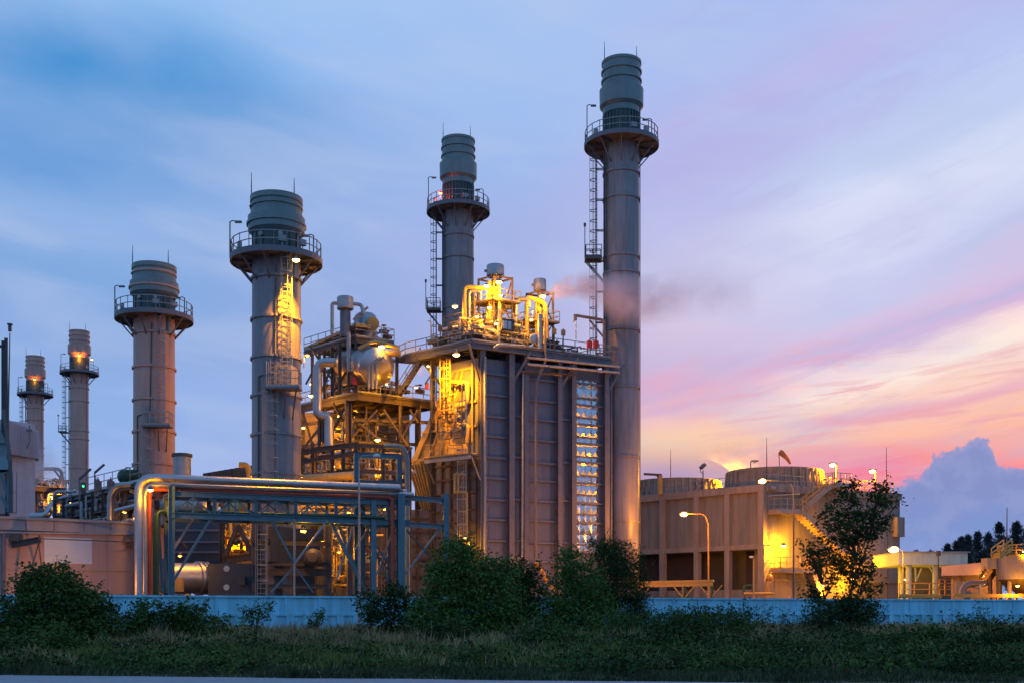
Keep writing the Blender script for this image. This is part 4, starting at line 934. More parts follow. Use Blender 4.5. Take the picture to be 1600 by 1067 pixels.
# ------------------------------------------------------------------ turbine hall equipment under the bridge
def exhaust_unit():
    t = thing('exhaust_unit', 'dark boiler base with hoppers and ladder under the lit chimney', 'boiler base', G(430, 84))
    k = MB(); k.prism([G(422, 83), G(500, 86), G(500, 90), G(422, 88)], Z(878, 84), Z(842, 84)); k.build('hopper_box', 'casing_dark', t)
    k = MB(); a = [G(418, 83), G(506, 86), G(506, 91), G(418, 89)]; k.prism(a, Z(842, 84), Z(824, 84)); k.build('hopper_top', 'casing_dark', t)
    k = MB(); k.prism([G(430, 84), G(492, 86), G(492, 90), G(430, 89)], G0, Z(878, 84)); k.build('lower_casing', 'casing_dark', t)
    for py in (848, 880, 893, 915):
        k = MB(); k.ibar(P(400, py, 83.2), P(513, py + 1, 84.5), .25, .3 if py != 893 else .5); k.build('beam', 'brown_steel' if py == 893 else 'dark_steel', t)
    for px, D_ in ((398, 84), (513, 85), (547, 87)):
        k = MB(); k.ibar(G(px, D_), P(px, 812, D_), .45, .45); k.build('column', 'grey_steel', t)
    k = MB(); k.ladder(G(409, 82.4), Z(806, 82.4) - G0, (0.1, -1, 0), .6, c0=2.2, cstep=1.1, t=.06); k.build('caged_ladder', 'galv', t)
    k = MB(); k.ibar(P(345, 812, 86), P(398, 802, 85.5), .35, .55); k.ibar(P(345, 876, 86), P(398, 868, 85.5), .3, .5); k.ibar(P(347, 815, 86), P(347, 925, 86), .4, .4); k.bar(P(352, 868, 85.6), P(372, 820, 85.6), .3); k.bar(P(372, 820, 85.5), P(394, 866, 85.5), .3); k.build('portal_frame', 'brown_steel', t)
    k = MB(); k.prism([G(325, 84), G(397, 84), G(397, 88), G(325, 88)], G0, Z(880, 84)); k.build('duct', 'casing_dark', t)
    for px, py in ((354, 888), (354, 917)):
        k = MB(); k.lathe_dir(P(px, py, 84), P(px, py, 83.8), [(.22, -.05), (.22, .12), (.05, .13)], 14); k.build('port', 'glass_pale', t, True)
    k = MB(); k.box(P(378, 907, 83.6), (.55, .5, .6)); k.build('junction_box', 'dark_steel', t)
    f = P(323, 903, 85.2); bk = P(250, 903, 82.9); prof = [(1.22, 0), (1.22, .12), (1.14, .13), (1.14, .3), (1.24, .31), (1.24, .42), (1.14, .43), (1.14, .62), (1.26, .63), (1.26, .8), (1.12, .82), (1.12, 3.4), (.8, 3.5)]
    k = MB(); k.lathe_dir(f, bk, prof, 36); cy = k.build('turbine_barrel', 'silver', t, True)
    k = MB(); k.box(P(278, 913, 82), (.7, .5, 1.0)); k.build('control_box', 'tan_casing', t)
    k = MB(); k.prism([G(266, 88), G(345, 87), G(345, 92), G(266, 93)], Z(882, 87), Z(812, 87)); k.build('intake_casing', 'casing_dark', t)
    for py in (828, 846, 862): k = MB(); k.bar(P(266, py, 87.6), P(345, py, 86.8), .12, .15); k.build('stiffener', 'grey_steel', t)
    k = MB(); k.lathe_dir(P(308, 790, 88), P(255, 790, 90), [(.1, -.6), (.6, -.5), (.9, 0), (.9, 3), (.1, 3.1)], 20); k.build('tank', 'silver_dull', t, True)
    k = MB(); k.lathe_dir(P(383, 796, 88), P(350, 798, 90), [(.1, -.3), (.6, -.2), (.75, 0), (.75, 2), (.1, 2.1)], 20); k.build('tank', 'tan_casing', t, True)
    k = MB(); k.lathe_dir(P(488, 870, 82.5), P(492, 870, 84.5), [(.35, 0), (.62, .3), (.62, 1.6), (.1, 1.7)], 16); k.build('pump', 'dark_steel', t, True)
    pipework(t, G(325, 92), Vector((1, 0, 0)), Vector((0, 1, 0)), 3.8, 4, Z(872, 92), Z(800, 92), 40, 41, .05, .16, ['tan_casing', 'yellow_paint', 'brown_steel', 'galv'], 4)
    pipework(t, G(500, 90), Vector((1, 0, 0)), Vector((0, 1, 0)), 4.6, 5, Z(925, 90), Z(818, 90), 40, 42, .04, .12, ['brown_steel', 'galv', 'tan_casing', 'dark_steel'], 6)
    k = MB(); k.prism([G(452, 95), G(492, 95), G(492, 99), G(452, 99)], Z(802, 95), Z(778, 95)); k.build('lagged_box', 'tan_casing', t)
    pipework(t, G(330, 94), Vector((1, 0, 0)), Vector((0, 1, 0)), 14, 3, Z(800, 94), Z(768, 94), 26, 43, .06, .18, ['tan_casing', 'brown_steel', 'galv', 'silver_dull'], 3)
    k = MB(); k.hexa([P(x_, y_, 99) for x_, y_ in ((330, 925), (398, 925))] + [P(398, 925, 99.4), P(330, 925, 99.4)] + [P(x_, y_, 99) for x_, y_ in ((330, 800), (398, 800))] + [P(398, 800, 99.4), P(330, 800, 99.4)]); k.build('rear_wall', 'brown_steel', t)
    for px, py, D_, pw in ((343, 838, 94, 600), (375, 850, 94, 450), (392, 783, 91, 350), (470, 775, 92, 450), (505, 850, 90, 450), (545, 800, 92, 300), (281, 868, 80.5, 110), (600, 795, 93, 300), (530, 862, 89, 250)):  # includes assumed lamps inside the frame, read off its yellow light
        lamp_on(t, P(px, py, D_), pw, .26, P(px + 3, py - 5, D_ + .4), m='bulb_small')
exhaust_unit()

# ------------------------------------------------------------------ warehouse left
def warehouse():
    A, B = G(-60, 72.5), G(212, 78.5); d = (B - A).normalized(); n = Vector((d.y, -d.x, 0)); bk = -n * 12
    t = thing('warehouse', 'low tan clad warehouse with a pale blue blank panel on its front', 'warehouse', A)
    zt = Z(807, 73.7); 
    k = MB(); k.prism([A, B, B + bk, A + bk], G0, zt - .1); k.build('wall', 'warehouse', t)
    k = MB(); o = n * .14
    k.prism([A + o, B + o, B - n * .002, A - n * .002], Z(829, 75), zt - .12); f = k.build('fascia', 'warehouse_trim', t)
    k = MB(); k.prism([A + n * .28, B + n * .28, B + bk, A + bk], zt - .12, zt + .05); k.build('roof', 'warehouse_trim', t)
    for px in (40, 84, 130, 172):
        k = MB(); a = W(px, 812, A, B, .16); c = W(px, 829, A, B, .16); k.bar(a, c, .04, .03); k.build('joint', 'dark_steel', f)
    k = MB(); k.bar(W(-50, 831, A, B, .12), W(211, 834, A, B, .12), .1, .1); k.build('gutter', 'galv', t)
    a, c = W(69, 879, A, B, .04), W(144, 838, A, B, .04); e = c.copy()
    k = MB(); k.prism([XY(a, 0), XY(c, 0), XY(c, 0) - n * .06, XY(a, 0) - n * .06], Z(879, 75), Z(838, 75)); k.build('blank_panel', 'panel_pale', t)
    k = MB()
    for px in (6, 205): k.bar(W(px, 832, A, B, .1), XY(W(px, 832, A, B, .1), G0), .18, .18)
    k.build('downpipe', 'grey_steel', t)
    k = MB(); k.bar(W(0, 889, A, B, .03), W(210, 892, A, B, .03), .05, .03); k.bar(W(167, 832, A, B, .02), XY(W(167, 832, A, B, .02), G0), .03, .03); k.bar(W(60, 885, A, B, .02), W(60, 925, A, B, .02), .03, .03); k.build('cladding_seam', 'warehouse_trim', t)
    # cantilever bracket and wire
    k = MB(); k.ibar(W(18, 851, A, B, .1), W(54, 845, A, B, 2.0), .25, .4); k.box(W(24, 840, A, B, .4), (.7, .4, .4)); k.bar(W(52, 838, A, B, 1.9), W(52, 852, A, B, 1.9), .1); k.build('bracket', 'brown_steel', t)
    k = MB(); k.ibar(W(196, 850, A, B, .1), W(212, 850, A, B, 1.0), .25, .4); k.box(W(200, 842, A, B, .3), (.6, .4, .4)); k.build('bracket', 'brown_steel', t)
    k = MB(); k.tube([W(54, 843, A, B, 1.6), W(125, 845, A, B, 1.3), W(200, 847, A, B, .8)], .045, 6); k.build('cable', 'dark_steel', t)
    k = MB(); k.bar(W(52, 850, A, B, 1.7), W(36, 915, A, B, 1.0), .07); k.bar(W(52, 850, A, B, 1.7), W(60, 890, A, B, 1.0), .07); k.build('stay', 'dark_steel', t)
warehouse()
def left_clad():
    t = thing('clad_building', 'tall pale lilac clad building at the far left with a step in its roof', 'building', G(10, 120))
    A, B = G(-20, 118), G(55, 122); bk = Vector((-6, 10, 0))
    k = MB(); k.prism([A, B, B + bk, A + bk], G0, [Z(652, 118), Z(662, 122), Z(662, 122), Z(652, 118)]); k.build('wall', 'white_clad', t)
    k = MB(); k.prism([G(10, 118), G(61, 122.2), G(59, 124), G(10, 122)], Z(712, 120), [Z(655, 118), Z(672, 122), Z(672, 122), Z(655, 118)]); h = k.build('upper_cladding', 'white_clad', t)
    k = MB()
    for i in range(22): p = G(12, 117.9).lerp(G(60, 122.1), i / 21); k.bar(XY(p, Z(711, 120)), XY(p, Z(660 + i * .45, 120)), .06, .06)
    k.build('cladding_rib', 'white_clad', h)
    k = MB(); k.pipe([P(46, 664, 117.5), P(46, 690, 117.5), P(42, 700, 117.5)], .07, 6); k.bar(P(42, 672, 117.4), P(50, 672, 117.4), .2); k.build('conduit', 'grey_steel', t)
left_clad()
def left_hood():
    t = thing('filter_hood', 'grey-green stepped filter hood cut by the left edge', 'air intake', G(0, 84))
    def tier(pl_, pr, y0, y1, D_=84): k = MB(); k.prism([G(pl_, D_), G(pr, D_), G(pr, D_ + 4), G(pl_, D_ + 4)], Z(y0, D_), Z(y1, D_)); return k
    tier(-40, 8, 802, 735).build('body', 'pink_wall', t)
    k = tier(-40, 11, 730, 690); k.build('middle_tier', 'hood_grey', t)
    k = tier(-40, 14, 740, 732); k.prism([G(-40, 83.6), G(19, 83.6), G(19, 86), G(-40, 86)], Z(741, 84), [Z(738, 84)] * 4); k.build('eave', 'hood_grey', t)
    k = MB(); D_ = 83.8; k.hexa([P(-40, 692, D_), P(10, 692, D_), P(10, 692, 87), P(-40, 692, 87), P(-40, 640, D_), P(-6, 655, D_), P(-6, 655, 87), P(-40, 640, 87)]); k.build('sloping_top', 'hood_grey', t)
    k = MB(); k.hexa([P(-40, 733, D_ - .6), P(19, 733, D_ - .6), P(19, 733, 87), P(-40, 733, 87), P(-40, 712, D_), P(9, 712, D_), P(9, 712, 86), P(-40, 712, 86)]); k.build('lower_slope', 'hood_grey', t)
    k = MB(); k.bar(P(3, 740, 83), P(18, 795, 83), .2); k.bar(P(15, 742, 83), P(14, 800, 83), .3); k.bar(P(3, 775, 83), P(16, 800, 83), .2); k.build('strut', 'blue_steel', t)
    k = MB(); k.rail([P(14, 802, 83), P(26, 802, 84)], 3.0, .6, .06); k.build('railing', 'galv', t)
left_hood()
def left_mast():
    t = thing('steel_mast', 'pair of dark steel columns with a diagonal stay at the left edge', 'mast', G(6, 90))
    k = MB(); k.ibar(G(5, 90), P(5, 532, 90), .25, .25); k.build('column', 'dark_steel', t); k = MB(); k.ibar(G(9.5, 90), P(9.5, 528, 90), .18, .25); k.build('column', 'dark_steel', t)
    k = MB(); k.bar(P(-4, 541, 90), P(6, 541, 90), .2); k.build('stay', 'dark_steel', t); k = MB(); k.bar(P(5, 640, 83), P(16, 720, 82), .2); k.bar(P(16, 720, 82), P(17, 800, 82), .25); k.build('stay', 'dark_steel', t)
    k = MB(); k.tube([G(13, 89), P(13, 640, 89), P(15.5, 520, 89)], [.1, .07, .04], 8); k.box(P(15.5, 513, 89), (.2, .2, .5)); k.box(P(15.5, 507, 89), (.32, .32, .12)); k.build('lightning_rod', 'dark_steel', t)
left_mast()

# ------------------------------------------------------------------ left pipe rack
def left_rack():
    a, b = G(214, 96), G(86, 111); u = (b - a).normalized(); v = Vector((-u.y, u.x, 0)); v = v if v.y > 0 else -v; L = (b - a).length
    t = thing('pipe_rack', 'crowded pipe rack running back between warehouse and far chimneys', 'pipe rack', a)
    zt = Z(757, 96)
    for z in (zt, zt - 1.6, zt - 3.0):
        k = MB(); k.ibar(XY(a, z), XY(b, z), .25, .35); k.ibar(XY(a + v * 4, z), XY(b + v * 4, z), .25, .35); k.build('beam', 'dark_steel', t)
    for i in range(9):
        p = a.lerp(b, i / 8); k = MB(); k.ibar(p, XY(p, zt + .2), .35, .35); k.ibar(XY(p, zt), XY(p + v * 4, zt), .2, .3); k.ibar(XY(p, zt - 1.6), XY(p + v * 4, zt - 1.6), .2, .3); k.build('column', 'dark_steel', t)
    rg = random.Random(5)
    for i in range(14):
        z = rg.choice([zt, zt - 1.6, zt - 3]) + .35; o = v * rg.uniform(.1, 3.8); r = rg.uniform(.1, .26); k = MB()
        k.pipe([XY(a + o, z - 2), XY(a + o, z), XY(b + o, z)], r, 8); k.build('pipe', rg.choice(['silver_dull', 'galv', 'brown_steel', 'tan_casing']), t, True)
    pipework(t, a + v * .1 - Vector((0, .8, 0)), u, v, L, 2, zt - 4, zt + .5, 52, 51, .06, .18, PIPEM, 6)
    k = MB(); k.rail([XY(a + v, zt + .6), XY(b + v, zt + .6)], 1.3, 2.0, .06); k.build('railing', 'galv', t)
    k = MB(); k.pipe([P(172, 812, 97), P(172, 772, 97), P(182, 758, 97), P(210, 756, 97)], .26, 12, 1.0); k.build('riser', 'silver_dull', t, True)
    k = MB(); k.pipe([P(178, 812, 97), P(178, 776, 97), P(186, 764, 97), P(210, 762, 97)], .15, 10, .8); k.build('riser', 'dark_steel', t, True)
    k = MB(); k.tube([P(180, 798, 93), P(212, 790, 93)], .2, 10); k.build('pipe', 'silver', t, True)
    for px in (153, 173): k = MB(); k.box(P(px, 758, 97), (.5, .45, .75)); k.box(P(px - 1, 752, 96.8), (.3, .3, .4)); k.bar(P(px, 775, 97), P(px, 745, 97), .1); k.build('actuator', 'grey_steel', t)
    for (x0, y0, x1, y1, x2, y2) in ((148, 790, 148, 738, 163, 725), (124, 790, 124, 748, 142, 732)):
        k = MB(); k.tube([P(x0, y0, 98), P(x1, y1, 98)], .06, 6); k.bar(P(x1, y1, 98), P(x2, y2, 98), .3, .12); k.build('light_batten', 'grey_steel', t)
    k = MB(); k.lathe_dir(P(190, 744, 100), P(206, 744, 101), [(.1, -.2), (.55, 0), (.62, .2), (.62, 1.8), (.1, 2)], 18); k.build('green_motor', 'green_paint', t, True)
    k = MB(); k.pipe([P(196, 735, 100), P(196, 730, 100), P(203, 730, 100), P(203, 735, 100)], .06, 6); k.build('motor_handle', 'galv', t)
    k = MB(); k.box(P(130, 762, 97), (.35, .3, .9)); sb = k.build('signal_box', 'dark_steel', t); k = MB(); k.sphere(P(130, 759, 96.7), .09); k.build('bulb', 'bulb_green', sb, True)
    lamp_on(t, P(195, 800, 95), 160, .25, m='bulb_small'); lamp_on(t, P(110, 785, 112), 200, .25, m='bulb_small')
left_rack()
def far_platform():
    t = thing('process_platform', 'far pinkish process platform with vessels at the foot of the farthest chimney', 'process platform', G(80, 190))
    k = MB(); k.prism([G(52, 188), G(104, 192), G(104, 200), G(52, 198)], Z(768, 190), Z(761, 190)); k.build('deck', 'brown_steel', t)
    k = MB(); k.rail([G(52, 188, Z(761, 190)), G(104, 192, Z(761, 190))], 1.4, 1.5, .1); k.build('railing', 'galv', t)
    for px in (56, 70, 100): k = MB(); k.ibar(G(px, 190), P(px, 768, 190), .5, .5); k.build('column', 'brown_steel', t)
    c = G(59, 193); k = MB(); k.lathe(XY(c, 0), [(1.6, G0), (1.6, Z(768, 190))], 20); k.build('vessel', 'silver_dull', t, True); c = G(68, 196); k = MB(); k.lathe(XY(c, 0), [(1.1, G0), (1.1, Z(768, 190))], 20); k.build('vessel', 'pink_wall', t, True)
    k = MB(); k.pipe([P(57, 732, 189), P(96, 732, 189), P(98, 760, 189)], .3, 8, 1); k.bar(P(84, 733, 189), P(96, 748, 189), .3); k.build('gantry', 'pink_wall', t)
    pipework(t, G(52, 189), Vector((1, .1, 0)), Vector((0, 1, 0)), 5.5, 3, Z(761, 190), Z(745, 190), 18, 61, .1, .25, ['galv', 'pink_wall', 'silver_dull'], 5)
    pipework(t, G(52, 186), Vector((1, .1, 0)), Vector((0, 1, 0)), 10, 3, Z(808, 190), Z(770, 190), 22, 62, .1, .3, ['galv', 'brown_steel', 'silver_dull'], 3)
    k = MB(); k.pipe([P(48, 806, 110), P(72, 806, 110), P(80, 790, 112), P(88, 786, 112), P(88, 812, 112)], .35, 12, 1); k.build('main_pipe', 'silver', t, True)
    lamp_on(t, P(80, 775, 187), 900, .5, m='bulb_small')
far_platform()
def vent():
    c = G(284.5, 96); t = thing('vent_stack', 'small pale vent stack with a flat cap between the two short chimneys', 'vent', c)
    k = MB(); k.lathe(XY(c, 0), [(.72, G0), (.72, Z(713, 96))], 24); k.build('shell', 'silver_dull', t, True)
    k = MB(); k.lathe(XY(c, 0), [(.74, Z(714, 96)), (.84, Z(713.5, 96)), (.84, Z(709, 96)), (.6, Z(708, 96))], 24); k.build('cap', 'dark_steel', t)
vent()
def sloping_gallery():
    t = thing('conveyor_gallery', 'low sloping dark gallery roof just left of the lit chimney foot', 'gallery', G(380, 100))
    k = MB(); A, B = G(318, 104), G(396, 98); k.prism([A, B, B + Vector((1, 4, 0)), A + Vector((1, 4, 0))], [Z(752, 104), Z(750, 98)] * 1 + [Z(750, 98), Z(752, 104)], [Z(739, 104), Z(726, 98), Z(726, 98), Z(739, 104)]); k.build('roof', 'brown_steel', t)
    k = MB()
    for i in range(10): p = A.lerp(B, i / 9); k.bar(XY(p, Z(748, p.y)), XY(p, Z(739 - 13 * i / 9, p.y)), .12, .12)
    k.build('truss_frame', 'dark_steel', t)
    for px in (330, 386): k = MB(); k.ibar(G(px, 101), P(px, 748, 101), .3, .3); k.build('leg', 'brown_steel', t)
    k = MB(); k.pipe([P(374, 726, 95), P(386, 726, 95), P(390, 740, 95), P(390, 760, 95)], .25, 10, .6); k.build('pipe', 'yellow_paint', t, True)
sloping_gallery()

# ------------------------------------------------------------------ cooling tower
def cooling():
    K = G(1196, 115); E = G(980, 128.3); Q = G(1406, 124.5); bk = (E - K)
    t = thing('cooling_tower', 'stained concrete cooling tower block with pilasters, dark louvre bays and outside stairs', 'cooling tower', K)
    zt = Z(757, 115); zm = Z(857, 115); zb = Z(920, 115)
    nL = Vector((-(K - E).y, (K - E).x, 0)).normalized(); nL = nL if nL.y < 0 else -nL
    dR = (Q - K).normalized(); nR = Vector((dR.y, -dR.x, 0)); nR = nR if nR.y < 0 else -nR
    k = MB(); k.prism([K, E, E + (Q - K), Q], zm, zt - .02); k.build('upper_wall', 'concrete', t)
    k = MB(); k.prism([K, E, E + (Q - K), Q], G0, zb); k.build('base_wall', 'concrete', t)
    i0 = lambda p: p + (E + (Q - K) - K).normalized() * 1.6
    k = MB(); k.prism([K - nL * 1.6 + dR * 0.8, E - nL * 1.6, E + (Q - K), Q], zb - .01, zm + .01); k.build('louvre', 'louvre', t)
    k = MB(); k.prism([K + dR * 1.2, K + dR * 1.21 - nR * 3, Q - nR * 3, Q], zb, zm); k.build('side_wall', 'concrete', t)
    for px, w in ((985, .8), (1037, .6), (1091, .6), (1139, .6), (1192, .7)):
        p = on(px, E, K); k = MB(); k.bar(XY(p + nL * .12, G0), XY(p + nL * .12, zt - .05), w, .55, nL); k.build('pilaster', 'concrete_light', t)
    for z, h in ((zt - .3, .7), (zm + .25, .5)):
        k = MB(); k.bar(XY(E + nL * .1, z), XY(K + nL * .1, z), .5, h); k.build('ring_beam', 'concrete_light', t)
    k = MB(); k.bar(XY(K + nR * .1, zt - .3), XY(Q + nR * .1, zt - .3), .4, .7); k.build('ring_beam', 'concrete', t); k = MB(); k.bar(XY(K + nR * .06, Z(905, 115)), XY(Q + nR * .06, Z(905, 115)), .3, .3); k.build('ring_beam', 'concrete', t)
    # rectangular niche column at corner, lit
    k = MB(); p = K + nR * .15 + dR * .1; k.bar(XY(p, G0), XY(p, zm + .3), 1.3, .5, nR); k.build('corner_pier', 'concrete_light', t)
    k = MB(); p = on(1400, K, Q) + nR * .2; k.box((p.x, p.y, Z(823, 124)), (1.1, 1.0, 2.1), math.atan2(dR.y, dR.x)); k.build('wall_box', 'concrete', t)
    for px in (1240, 1290, 1340, 1385): 
        p = on(px, K, Q) + nR * .02; k = MB(); k.bar(XY(p, G0), XY(p, zt), .05, .06); k.build('joint', 'concrete', t)
    # fan stacks
    def fan(c, label):
        k = MB(); prof = [(5.15, zt), (5.0, zt + .5), (4.86, zt + 1.3), (4.9, zt + 1.9), (5.0, zt + 2.15), (4.8, zt + 2.15), (4.7, zt + 1.2), (4.8, zt + .1)]
        k.lathe(XY(c, 0), prof, 56, False); f_ = k.build('fan_shroud', 'concrete_light', t, True)
        k = MB()
        for i in range(40):
            a = 2 * math.pi * i / 40; k.bar((c.x + 5.18 * math.cos(a), c.y + 5.18 * math.sin(a), zt), (c.x + 4.97 * math.cos(a), c.y + 4.97 * math.sin(a), zt + 2.1), .16, .2)
        k.build('shroud_ribs', 'concrete_light', f_)
        k = MB(); k.lathe(XY(c, 0), [(.5, zt), (.5, zt + 1.4), (.1, zt + 1.6)], 12)
        for i in range(6):
            a = math.pi * i / 3; k.bar((c.x + .4 * math.cos(a), c.y + .4 * math.sin(a), zt + 1.2), (c.x + 4.5 * math.cos(a), c.y + 4.5 * math.sin(a), zt + 1.2), .5, .08)
        k.build('fan', 'grey_steel', f_)
    cR = K + Vector((2.55, 7.3, 0)); fan(cR, ''); dl = (E - K).normalized(); cL = cR + dl * 13.2; fan(cL, '')
    # rails on the roof
    k = MB(); k.rail([XY(E, zt), XY(K, zt)], 1.1, 1.4, .05); k.build('railing', 'galv', t)
    k = MB(); k.rail([XY(K, zt), XY(on(1262, K, Q), zt)], 1.1, 1.4, .05); k.build('railing', 'galv', t)
    k = MB(); k.rail([XY(on(1290, K, Q), zt), XY(Q - dR * 1, zt)], 1.2, 1.4, .09); k.rail([XY(on(1287, K, Q) - nR * 1.4, zt), XY(Q - nR * 1.4, zt)], 1.2, 2.4, .06); k.build('railing', 'yellow_paint', t)
    # stairs and landings on the right face
    o = 1.1
    def Rw(px, py, off=o): return W(px, py, K, Q, off)
    lz = Rw(1215, 800).z
    def landing(p0, p1, py, nm='landing'):
        a, c = on(p0, K, Q), on(p1, K, Q); z = Z(py, a.y); k = MB(); k.prism([a, c, c + nR * 1.9, a + nR * 1.9], z - .35, z); l_ = k.build(nm, 'concrete_light', t)
        k = MB(); k.rail([XY(a + nR * .1, z), XY(a + nR * 1.85, z), XY(c + nR * 1.85, z)], 1.15, .9, .06); k.build('railing', 'yellow_paint' if py > 850 else 'galv', l_); return z
    z1 = landing(1199, 1232, 798); z2 = landing(1199, 1250, 889); z3 = landing(1283, 1310, 758)
    def flight(pxa, za, pxb, zb_, off, m='concrete_light'):
        a, c = on(pxa, K, Q) + nR * off, on(pxb, K, Q) + nR * off; k = MB(); h = nR * .6
        n_ = 14
        for i in range(n_):
            q0, q1 = a.lerp(c, i / n_), a.lerp(c, (i + 1) / n_); z = za + (zb_ - za) * (i + (1 if zb_ > za else 0)) / n_
            zz = min(za + (zb_ - za) * i / n_, za + (zb_ - za) * (i + 1) / n_) - .3
            k.hexa([XY(q0 - h, zz), XY(q1 - h, zz), XY(q1 + h, zz), XY(q0 + h, zz), XY(q0 - h, z), XY(q1 - h, z), XY(q1 + h, z), XY(q0 + h, z)])
        k.bar(XY(a + h, za - .1), XY(c + h, zb_ - .1), .1, .5); f_ = k.build('stair_flight', m, t)
        k = MB(); e = h * 1.02
        for zz in (1.1, .6): k.bar(XY(a + e, za + zz), XY(c + e, zb_ + zz), .06)
        for i in range(6): q0 = a.lerp(c, i / 5) + e; z = za + (zb_ - za) * i / 5; k.bar(XY(q0, z), XY(q0, z + 1.1), .06)
        k.build('handrail', 'yellow_paint', f_)
    flight(1232, z1, 1283, z3, 1.0); flight(1232, z1, 1300, Z(862, 119), 1.4 + .0); flight(1250, z2, 1275, G0 + .6, 1.2); flight(1250, z2, 1300, Z(862, 119), .5)
    k = MB(); k.bar(XY(on(1296, K, Q) + nR * 1, Z(864, 119)), XY(on(1325, K, Q) + nR * 1, Z(864, 119)), 1.8, .25); k.build('landing', 'concrete_light', t)
    k = MB(); k.pipe([Rw(1190, 937, .9), Rw(1190, 910, .9), Rw(1197, 905, .9)], .18, 8); k.sphere(Rw(1193, 902, .9), .35); k.tube([Rw(1193, 902, .9), Rw(1195, 893, .9)], .1, 8); k.build('valve', 'yellow_paint', t, True)
    lamp_on(t, Rw(1209, 853, 1.4), 3400, .5, Rw(1202, 851, .1))
    lamp_on(t, Rw(1262, 915, 2.2), 1300, .3, col=ORG_L); lamp_on(t, Rw(1315, 905, 1.6), 1500, .4, Rw(1315, 902, .1)); lamp_on(t, Rw(1330, 870, 1.2), 600, .3, col=ORG_L)
    # pipes at the base of the corner
    k = MB(); k.pipe([P(1162, 928, 113), P(1162, 915, 113), P(1176, 914, 113), P(1176, 924, 113)], .12, 8); k.build('pipe_loop', 'green_paint', t, True)
    k = MB(); k.tube([P(1162, 927, 112), P(1210, 927, 112)], .14, 8); k.build('pipe', 'yellow_paint', t, True)
    k = MB(); k.pipe([Rw(1197, 775, .4), Rw(1245, 772, .4)], .08, 6); k.tube([Rw(1199, 762, .4), Rw(1206, 763, .4)], .2, 8); k.build('pipe', 'galv', t, True)
    # flood lamp heads and roof lamps as separate things below
    return K, E, Q, zt, cR, cL, dR, nR, nL
K_, E_, Q_, ZT, cR, cL, dR, nR, nL = cooling()
def rod(px, y0, y1, D, label):
    k = MB(); b = P(px, y1, D); k.tube([b, P(px, (y0 + y1) / 2, D), P(px, y0, D)], [.06, .05, .02], 6); k.box(b + Vector((0, 0, .1)), (.3, .3, .2))
    tag(k.build('lightning_rod', 'dark_steel', None, False, b), label, 'lightning rod', 'lightning rods on the cooling tower')
rod(1048, 702, 757, 128.5, 'thin lightning rod on the left fan of the cooling tower')
rod(1198, 683, 757, 116, 'thin lightning rod at the front corner of the cooling tower roof')
rod(1385, 698, 769, 122, 'thin lightning rod at the right end of the cooling tower roof')
def roof_lamp(px, hx, hy, yb, D, pw, label):
    z = ZT; b = Vector((X(px, D), D, z)); t = thing('roof_lamp', label, 'lamp', b, 'lamps on the cooling tower roof')
    k = MB(); zt = Z(hy - 2, D); k.pipe([b, XY(b, zt), Vector((X(hx + 3, D), D, zt))], .07, 8, .2); k.build('pole', 'yellow_paint' if pw else 'galv', t)
    k = MB(); q = P(hx, hy, D); k.box(q + Vector((0, 0, .15)), (.75, .4, .16)); h = k.build('lamp_head', 'galv', t); k = MB(); k.sphere(q, .32 if pw else .1, .6); k.build('bulb', 'bulb' if pw else 'lens', h, True)
    if pw: light(t, q - Vector((0, 0, .4)), pw)
roof_lamp(1307, 1301, 726, 757, 119, 2600, 'lit roof lamp nearest the right fan of the cooling tower')
roof_lamp(1368, 1363, 736, 765, 122, 1500, 'lit roof lamp near the right end of the cooling tower')
roof_lamp(1173, 1179, 722, 745, 121, 0, 'small unlit lamp on the rim of the right fan')
def windsock():
    b = Vector((X(1219, 118), 118, ZT)); t = thing('windsock', 'drooping rust-orange windsock above the right fan', 'windsock', b)
    k = MB(); k.tube([b, P(1217, 706, 118)], .045, 6); k.build('pole', 'dark_steel', t)
    k = MB(); k.tube([P(1218, 706, 118), P(1221.5, 707.5, 118), P(1230, 716, 118), P(1235, 724, 118)], [.3, .3, .2, .12], 12); k.build('sock', 'sock', t, True)
windsock()
roof_lamp(1144, 1141, 741, 757, 129, 6000, 'assumed lit lamp tucked between the two fan shrouds')  # assumed lamp, added to light the steam over the fans yellow
def flood():
    b = Vector((X(1098.5, 125), 125, ZT)); t = thing('floodlight', 'small dark floodlight on a pole left of the right fan', 'floodlight', b)
    k = MB(); k.tube([b, P(1098.5, 734, 125)], .06, 6); k.pipe([P(1098.5, 740, 125), P(1094, 736, 125), P(1096, 730, 125)], .04, 6); k.build('pole', 'dark_steel', t)
    k = MB(); k.bar(P(1095, 731, 124.7), P(1101, 725, 124.9), .5, .3); k.build('lamp_head', 'dark_steel', t)
flood()
def davit():
    b = Vector((X(1031, 124), 124, ZT)); t = thing('davit_crane', 'yellow davit crane with a long jib beside the left fan', 'crane', b)
    k = MB(); k.bar(b - Vector((0, 0, .0)), P(1031, 742, 124), .42, .42); k.build('post', 'yellow_paint', t)
    k = MB(); k.bar(P(1006, 740, 124), P(1034, 741.5, 124), .25, .22); k.bar(P(1026, 742, 124), P(1030, 746, 124), .15); k.build('jib', 'brown_steel', t)
davit()

